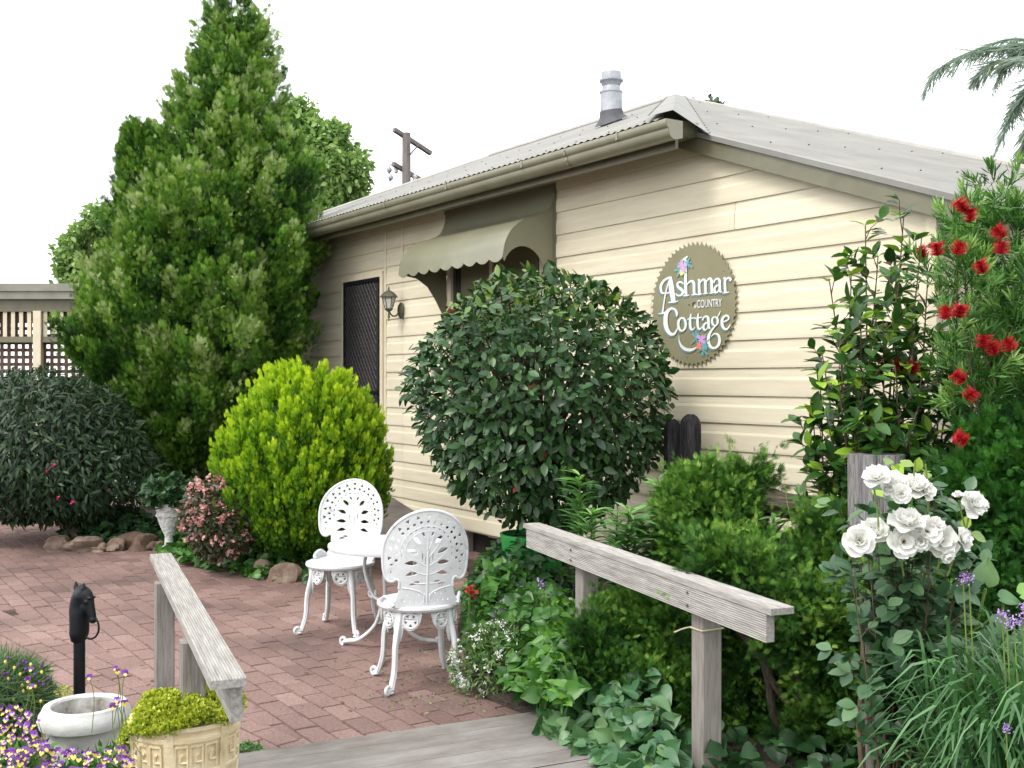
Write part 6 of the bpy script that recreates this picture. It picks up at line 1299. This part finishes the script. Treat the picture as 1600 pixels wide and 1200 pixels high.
# --- ground-covering leaves
def cover(name, poly, N, T, size, mat_, label, seed, h=(0.03, 0.2), tilt=0.9, mound=0.15, tb=(2.2, 2.6), kind='stuff', cat='ground cover', stemh=True, tscale=.9):
    g = rng(seed); pts = np.array([G(x, y, (h[0] + h[1]) * 0.3)[:2] for x, y in poly]); mn, mx = pts.min(0), pts.max(0); X = []
    q = g.uniform(mn, mx, (N * 6, 2)); ins = np.zeros(len(q), bool); n = len(pts)
    for i in range(n):
        a, b_ = pts[i], pts[(i + 1) % n]; c = ((a[1] > q[:, 1]) != (b_[1] > q[:, 1])) & (q[:, 0] < (b_[0] - a[0]) * (q[:, 1] - a[1]) / (b_[1] - a[1] + 1e-12) + a[0]); ins ^= c
    q = q[ins][:N]; N = len(q)
    o = np.array((*pts.mean(0), 0)); ph = g.uniform(0, 6, 4)
    dist = np.min([np.linalg.norm(np.cross(np.append(pts[(i + 1) % n] - pts[i], 0), np.append(q - pts[i], np.zeros((N, 1)), 1))[:, 2:], axis=1) / np.linalg.norm(pts[(i + 1) % n] - pts[i]) for i in range(n)], 0)
    edge = np.clip(dist / mound, 0.25, 1)
    hh = (0.75 + 0.25 * np.sin(q[:, 0] * 9 + ph[0]) * np.sin(q[:, 1] * 7 + ph[1])) * edge
    z = h[0] + (h[1] - h[0]) * hh * g.random(N) ** 0.45; pos = np.stack([q[:, 0], q[:, 1], z], -1) - o
    d = norm(g.normal(size=(N, 3)) * np.array((1, 1, .45)) + np.array((0, -.35, -.1))); nr = norm(np.array((0, -0.45, 1.0)) + g.normal(size=(N, 3)) * (1 - tilt + .3))
    b = MB(); scatter(b, T, pos, d, nr, size * g.uniform(.6, 1.25, N), g.beta(*tb, N) * tscale)
    ob = b.build(name, mat_); ob.location = tuple(o); tag(ob, label, cat, kind=kind); return ob, g, q, o
cover('heart_leaf_cover', [(838, 1085), (880, 1075), (960, 1060), (1010, 1090), (1060, 1120), (1080, 1215), (1040, 1250), (975, 1215), (930, 1165), (850, 1128)], 620, HE, 0.088, L_pale, 'pale heart shaped leaves spilling onto the deck below the right handrail', 131, (0.02, 0.32), 0.75, 0.10)
cover('heart_leaf_cover', [(1075, 1150), (1200, 1150), (1400, 1150), (1500, 1250), (1400, 1300), (1100, 1300)], 200, HE, 0.085, L_ivyd, 'dark heart shaped leaves under the big juniper near the handrail post', 132, (0.02, 0.22), 0.75, 0.1)
cover('leafy_cover', [(722, 925), (745, 885), (800, 880), (900, 890), (905, 960), (895, 1050), (850, 1090), (800, 1060), (735, 1000)], 2600, T_heart(0.40), 0.070, L_ivy, 'mid green leafy border plants between the near chair and the right handrail', 133, (0.10, 0.50), 0.7, 0.15)
cover('leafy_cover', [(735, 905), (800, 880), (880, 895), (900, 925), (850, 950), (760, 950)], 900, OV, 0.075, L_ivyd, 'darker broad leaves in front of the green pot', 134, (0.2, 0.62), 0.7, 0.15)
cover('leafy_cover', [(820, 980), (900, 950), (905, 1060), (885, 1100), (840, 1080)], 500, HE, 0.075, L_ivy, 'bright green large leaved plants left of the far handrail post', 135, (0.2, 0.62), 0.7, 0.15, tb=(3, 2))
cover('ivy_cover', [(250, 848), (300, 872), (400, 890), (465, 893), (500, 875), (470, 850), (380, 830), (290, 820), (240, 830)], 1700, HE, 0.085, L_ivy, 'ivy in front of the pink begonias along the brick edge', 136, (0.02, 0.26), 0.7, 0.2)
cover('ivy_cover', [(95, 832), (150, 840), (245, 838), (260, 820), (220, 805), (120, 812)], 1000, HE, 0.085, L_ivyd, 'dark ivy under the cypress between the stones and the urn', 137, (0.02, 0.28), 0.7, 0.2)
cover('ivy_cover', [(470, 905), (560, 880), (600, 850), (560, 820), (480, 830)], 500, HE, 0.075, L_ivyd, 'dark ivy under the golden conifer behind the far chair', 138, (0.02, 0.2), 0.7, 0.2)
def begonia():
    root, g, pos, u = leafball('pink_begonia', P(343, 806, 8.7), (0.29, 0.25, 0.33), 2600, OV, 0.048, leafm('bronze_leaves', [(0.0, (0.03, 0.05, 0.02)), (0.6, (0.07, 0.06, 0.03)), (1.0, (0.10, 0.13, 0.04))], 0.4, 0.15), 'pink flowering bronze leaved begonia beside the golden conifer', 'flowering plant', 141, droop=.2)
    o = np.array(root.location)
    for i in range(90):
        b = MB(); a = norm(g.normal(size=3) + np.array((0, -1.0, 0.3))); p = a * np.array((0.30, 0.26, 0.34)) * g.uniform(.95, 1.06) + np.array((0, 0, P(343, 806, 8.7)[2])); n = 9
        scatter(b, T_oval(0.42), p + g.normal(0, 0.010, (n, 3)), g.normal(size=(n, 3)) + a, g.normal(size=(n, 3)), 0.029, g.random(n)); b.build('flower', P_pink, root)
begonia()
leafball('urn_plant', (URN[0][0], URN[0][1], URN[1] + 0.10), (0.20, 0.18, 0.14), 420, HE, 0.075, L_ivyd, 'dark broad leaved plant growing in the white urn', 'plant', 142, twigs=12)
def alyssum():
    root, g, pos, u = leafball('white_alyssum', np.array((*G(782, 1075)[:2], 0.13)), (0.25, 0.24, 0.19), 2400, T_strip(0.12, 0.1, 2), 0.035, leafm('fine_green_leaves', [(0.0, (0.05, 0.12, 0.025)), (0.6, (0.11, 0.20, 0.05)), (1.0, (0.26, 0.28, 0.10))], 0.5, 0.2), 'low mound of tiny white alyssum at the foot of the near chair', 'flowering plant', 145, droop=0, out=1.0)
    b = MB(); n = 110; a = norm(g.normal(size=(n, 3)) + np.array((-.5, -.6, .6))); 
    for i in range(n):
        p = a[i] * np.array((0.26, 0.25, 0.20)) * 1.03 + np.array((0, 0, 0.13)); m_ = 9; scatter(b, T_oval(0.5), p + g.normal(0, 0.006, (m_, 3)), g.normal(size=(m_, 3)) + a[i], g.normal(size=(m_, 3)) + a[i], 0.008, g.random(m_))
    tag(b.build('flower_heads', P_white, root), kind='stuff')
alyssum()
def violets():
    g = rng(147); pl = empty('purple_salvia', G(800, 960)[:2].tolist() + [0], 0, 'small purple flower spikes rising from the border beside the handrail', 'flowering plant'); o = np.array(pl.location)
    for i, (x, y) in enumerate(((787, 938), (792, 942), (782, 945), (808, 930), (825, 930), (818, 920), (843, 910), (850, 918), (862, 935), (845, 912), (774, 965), (895, 920))):
        p = P(x, y, 5.75) - o; b = MB(); n = 14; scatter(b, OV, p + g.normal(0, 1, (n, 3)) * np.array((.008, .008, .016)), g.normal(size=(n, 3)), g.normal(size=(n, 3)), 0.016, g.random(n)); b.build('flower', P_purp if i % 3 else P_lil, pl)
        s = MB(); s.tube([p, p + np.array((0.005, 0, -0.25))], 0.002, 5); s.build('stem', M['stem'], pl)
    p = P(733, 922, 5.9); r = empty('red_flower', (p[0], p[1], 0), 0, 'single dark red flower just right of the near chair back', 'flower'); b = MB(); n = 16; scatter(b, T_oval(.4), np.array([[0, 0, p[2]]]) + g.normal(0, .012, (n, 3)), g.normal(size=(n, 3)), g.normal(size=(n, 3)), .028, g.random(n)); b.build('petals', P_red, r); s = MB(); s.tube([(0, 0, 0.1), (0, 0, p[2])], .003, 5); s.build('stem', M['stem'], r)
violets()
# --- stonecrop in the planter, pansies, feathery shrub
def stonecrop():
    root, R, zt = CREAM; g = rng(151); b = MB(); n = 1500; a = g.uniform(0, 6.283, n); r_ = R * np.sqrt(g.random(n)) * 1.04; hump = 0.022 * (1 - (r_ / R) ** 2) + 0.012 * np.sin(a * 5) ; left = np.clip(-np.cos(a), 0, 1) * np.clip(r_ / R - .8, 0, 1)
    pos = np.stack([r_ * np.cos(a) * (1 + left * .6), r_ * np.sin(a), zt + 0.012 + hump - left * 0.35 + g.normal(0, .006, n)], -1)
    dn = norm(np.stack([np.cos(a) * r_ / R * .9, np.sin(a) * r_ / R * .9, np.ones(n)], -1) + g.normal(0, .3, (n, 3)))
    clumps(b, pos, dn, g, 22, 0.012, 0.016, T_oval(0.42), 0.0095, g.beta(2, 2, n), 0.18, 0.5, 0.1, 1.4); o = b.build('stonecrop', L_sedum, root)
    m = MB(); m.blob((0, 0, zt - 0.005), (R * .93, R * .93, 0.045), 5, 0.06, 24, 8, 0.0); m.build('stonecrop_mat', L_lav, root)
stonecrop()
def pansies():
    g = rng(161); o = P(95, 1170, 3.35); o[2] = 0; root = empty('pansy_patch', o, 0, 'patch of small purple and yellow pansies at the bottom left', 'flowering plant'); b = MB(); n = 5200
    X = g.uniform(-0.62, 0.16, n); Y = g.uniform(-0.55, 0.25, n); zt = 0.42 + 0.05 * np.sin(X * 9) + 0.04 * np.sin(Y * 8 + 1) + 0.12 * np.clip(-X - 0.15, 0, 1) - 0.09 * (X > -0.12); z = zt * g.random(n) ** .35
    scatter(b, T_strip(0.13, 0.2, 2), np.stack([X, Y, z], -1), norm(g.normal(size=(n, 3)) + np.array((0, 0, .7))), g.normal(size=(n, 3)), 0.05, g.beta(2, 2.5, n)); b.build('foliage', L_ivy, root)
    def pansy(q, p, s, tilt):
        f = norm(np.array((tilt[0], -1.0, .55 + tilt[1]))); x = norm(np.cross(f, (0, 0, 1))); y = np.cross(x, f)
        T_ = T_oval(0.55, 0.03, 0.05); kind = g.random(); mats_ = (0, 1) if kind < .3 else ((0, 2) if kind < .6 else (0, 0))
        q.cur = mats_[0]; dd = np.array([x * u + y * v for u, v in ((-.6, .85), (.6, .85))]); scatter(q, T_, np.repeat(p[None], 2, 0), dd, np.repeat(f[None], 2, 0), s * 1.1, g.random(2))
        q.cur = mats_[1]; dd = np.array([x * u + y * v for u, v in ((-1, .05), (1, .05))]); scatter(q, T_, np.repeat((p + f * .001)[None], 2, 0), dd, np.repeat(f[None], 2, 0), s * .85, g.random(2))
        q.cur = 1; scatter(q, T_, (p + f * .002)[None], (-y)[None], f[None], s * .85, g.random(1))
    def spot(tall=False):
        while True:
            x, y = g.uniform(-12, 215), g.uniform(1030, 1210); lim = np.interp(x, [-12, 45, 70, 150, 200, 215], [1095, 1110, 1160, 1175, 1160, 1120])
            if tall: x = g.choice([g.uniform(135, 196), g.uniform(0, 90)]); y = g.uniform(1040, 1130)
            if y > lim or tall: break
        d = 3.15 + (1210 - y) / 170 * 0.45 + g.uniform(-.08, .08)
        return P(x, y, 3.0 if x > 135 and tall else d) - o
    mats = [P_purp, P_yel, P_lil]
    for k in range(98):
        p = spot(k % 7 == 0); f_ = MB(); pansy(f_, p, 0.0102 * g.uniform(.8, 1.2), g.normal(0, .35, 2)); f_.build('flower', mats, root)
        if k % 7 == 0:
            s = MB(); s.tube(catmull([p, p + np.array((g.normal(0, .01), .01, -.06)), p + np.array((g.normal(0, .02), .02, -.16))], 3), 0.0012, 4); s.build('stem', M['stem'], root)
    f_ = MB()
    for k in range(160): pansy(f_, spot(), 0.0092 * g.uniform(.7, 1.2), g.normal(0, .45, 2))
    tag(f_.build('flower_mass', mats, root), kind='stuff')
pansies()
leafball('feathery_shrub', P(-5, 1092, 4.3), (0.17, 0.20, 0.16), 4200, T_needle(0.035), 0.085, L_lav, 'feathery grey green shrub at the left edge above the pansies', 'shrub', 171, out=1.0, upn=0)
def budded():
    root, g, pos, u = leafball('budding_shrub', P(40, 1092, 4.35), (0.09, 0.12, 0.13), 900, OVN, 0.035, L_ivy, 'small shrub with dark purple buds above the pansies', 'shrub', 172, out=1.0, twigs=40)
    for i in range(34):
        x, y = g.uniform(0, 78), g.uniform(1028, 1100); p = P(x, y, 4.2) - np.array(root.location); b = MB(); b.blob(p, (.006, .006, .007), 1, .1, 6, 5); b.build('bud', P_purp if i % 3 else P_yel, root)
budded()
cover('small_weed_cover', [(372, 1160), (405, 1158), (412, 1172), (385, 1182), (368, 1178)], 260, OV, 0.022, L_ivy, 'small green weeds at the left corner of the deck', 173, (0.01, 0.08), .6, .05)
leafball('low_stonecrop', np.array((*G(97, 1098)[:2], 0.04)), (0.05, 0.05, 0.035), 300, OV, 0.014, L_sedum, 'small tuft of yellow stonecrop at the foot of the hitching post', 'plant', 174, twigs=3)
def moss():
    g = rng(175); b = MB(); n = 900; x = g.uniform(560, 760, n); y = g.uniform(1000, 1110, n); p = np.array([G(a, c) for a, c in zip(x, y)]); p[:, :2] = np.round(p[:, :2] / .058) * .058 + g.normal(0, .01, (n, 2))
    k = g.random(n) < (0.3 + 0.3 * np.sin(p[:, 0] * 20) * np.sin(p[:, 1] * 23)); p = p[k]; n = len(p)
    scatter(b, OV, p + np.array((0, 0, .001)), g.normal(size=(n, 3)) * np.array((1, 1, .3)), np.array((0, 0, 1.0)) + g.normal(0, .4, (n, 3)), 0.016, g.random(n)); tag(b.build('moss', L_ivy), 'specks of moss and seedlings in the brick joints near the chairs', 'moss', kind='stuff')
moss()

# --- background trees and palm
def bgtree(name, blobs, n, size, label, seed, base, D_, T=OV, mat_=L_maple):
    g = rng(seed); o = np.array((*P(base[0], 600, D_)[:2], 0)); root = empty(name, o, 0, label, 'tree'); b = MB(); w = np.array([q[2] * q[3] for q in blobs], float); Pp = []; Uu = []
    for (x, y, rx, ry), m_ in zip(blobs, (w / w.sum() * n).astype(int)):
        u = norm(g.normal(size=(m_, 3))); c = P(x, y, D_) - o; s = D_ / F; Pp.append(c + u * np.array((rx, (rx + ry) / 2, ry)) * s * (g.random((m_, 1)) ** .45) * (1 + .12 * np.sin(u @ g.normal(0, 4, 3)))[:, None]); Uu.append(u)
    Pp = np.concatenate(Pp); Uu = np.concatenate(Uu); N = len(Pp); keep = np.sin(Pp[:, 0] * 3.1 + 1) * np.sin(Pp[:, 2] * 3.7) * np.sin(Pp[:, 1] * 3) > -0.22; Pp, Uu = Pp[keep], Uu[keep]; N = len(Pp)
    scatter(b, T, Pp, g.normal(size=(N, 3)) + Uu * .5 - np.array((0, 0, .3)), g.normal(size=(N, 3)) * .6 + np.array((0, 0, 1)), size * g.uniform(.6, 1.2, N), g.beta(2, 2, N)); b.build('crown', mat_, root)
    t = MB(); limb(t, (0, 0, 0), P(blobs[0][0], blobs[0][1] + 60, D_) - o, 0.18, 0.08, g, .02)
    for (x, y, rx, ry) in blobs: limb(t, P(blobs[0][0], blobs[0][1] + 60, D_) - o, P(x, y, D_) - o, .05, .01, g)
    t.build('trunk', M['bark'], root)
bgtree('maple_tree', [(500, 265, 60, 75), (470, 190, 28, 38), (545, 270, 34, 50), (520, 215, 26, 30), (560, 290, 18, 22), (500, 340, 60, 50)], 16000, 0.14, 'light green maple behind the cypress above the roof', 181, (470,), 22.0)
bgtree('maple_tree', [(135, 400, 45, 55), (110, 420, 22, 28), (160, 350, 30, 35), (140, 470, 60, 50)], 8500, 0.12, 'light green tree behind the far left screen', 182, (150,), 19.0)
bgtree('distant_tree', [(1106, 172, 24, 18), (1125, 185, 20, 18)], 700, 0.22, 'small dark tree top showing behind the roof ridge', 183, (1106,), 34.0, mat_=L_ivyd)
def palm():
    # arching fronds, two of them hanging into the picture
    g = rng(191); D_ = 9.0; hub = P(1690, 120, D_); o = np.array((hub[0], hub[1], 0)); root = empty('palm_tree', o, 0, 'palm with feathery drooping fronds at the upper right edge', 'palm')
    t = MB(); limb(t, (0, 0, 0), hub - o, 0.16, 0.12, g, .01, sides=12); t.build('trunk', M['bark'], root)
    for pts in (((1690, 110), (1600, 62), (1520, 80), (1465, 110), (1440, 155)), ((1690, 125), (1640, 110), (1600, 140), (1575, 190), (1550, 250)), ((1690, 120), (1650, 120), (1615, 135), (1590, 160), (1560, 215)), ((1690, 108), (1640, 75), (1600, 70), (1550, 75), (1500, 88)), ((1690, 125), (1660, 160), (1640, 200), (1610, 240), (1595, 290)), ((1690, 105), (1620, 90), (1560, 95), (1535, 110), (1520, 130)), ((1690, 120), (1640, 150), (1610, 190), (1600, 230), (1590, 270)), ((1690, 100), (1650, 60), (1600, 78), (1570, 100), (1550, 150)), ((1690, 110), (1740, 80), (1790, 100), (1830, 160), (1850, 220)), ((1690, 110), (1720, 150), (1740, 200), (1750, 260), (1755, 300)), ((1690, 105), (1700, 50), (1690, 0), (1680, -30), (1660, -40))):
        c = catmull([P(x, y, D_ + g.normal(0, .15)) - o for x, y in pts], 14); fr = MB(); fr.tube(c, np.linspace(0.016, 0.003, len(c)), 5); 
        n = 300; f = g.uniform(4, len(c) - 1.01, n); i = f.astype(int); p = c[i] + (c[np.minimum(i + 1, len(c) - 1)] - c[i]) * (f - i)[:, None]; dr = norm(c[np.minimum(i + 1, len(c) - 1)] - c[i]); sd = np.cross(dr, (0, 0, 1.0)); sgn = g.choice([-1, 1], n)[:, None]
        d = norm(sd * sgn * .5 + dr * .8 + np.array((0, 0, -.45)) + g.normal(0, .22, (n, 3))); sz = 0.20 * np.sin(np.pi * np.clip(f / len(c), .1, .93)) + .04
        scatter(fr, T_strip(0.026, 0.25, 3), p, d, norm(g.normal(size=(n, 3))), sz, g.beta(2, 2.5, n)); fr.build('frond', L_palm, root)
palm()

def litter():
    g = rng(201); b = MB(); n = 170; x = g.uniform(40, 1000, n); y = 880 + g.random(n) ** 1.2 * 250; p = np.array([G(a, c) for a, c in zip(x, y)]); k = (p[:, 0] < 0.1) & ~((p[:, 1] < 5.1) & (p[:, 0] > -1.2)); p = p[k]; n = len(p)
    scatter(b, OV, p + np.array((0, 0, .006)), g.normal(size=(n, 3)) * np.array((1, 1, .15)), np.array((0, 0, 1.0)) + g.normal(0, .3, (n, 3)), 0.028 * g.uniform(.5, 1.2, n), g.random(n))
    tag(b.build('fallen_leaves', leafm('dry_leaves', [(0.0, (0.06, 0.04, 0.025)), (0.6, (0.16, 0.10, 0.05)), (1.0, (0.28, 0.20, 0.09))], 0.7, 0.1)), 'few dry brown leaves lying about on the brick paving', 'leaf litter', kind='stuff')
litter()
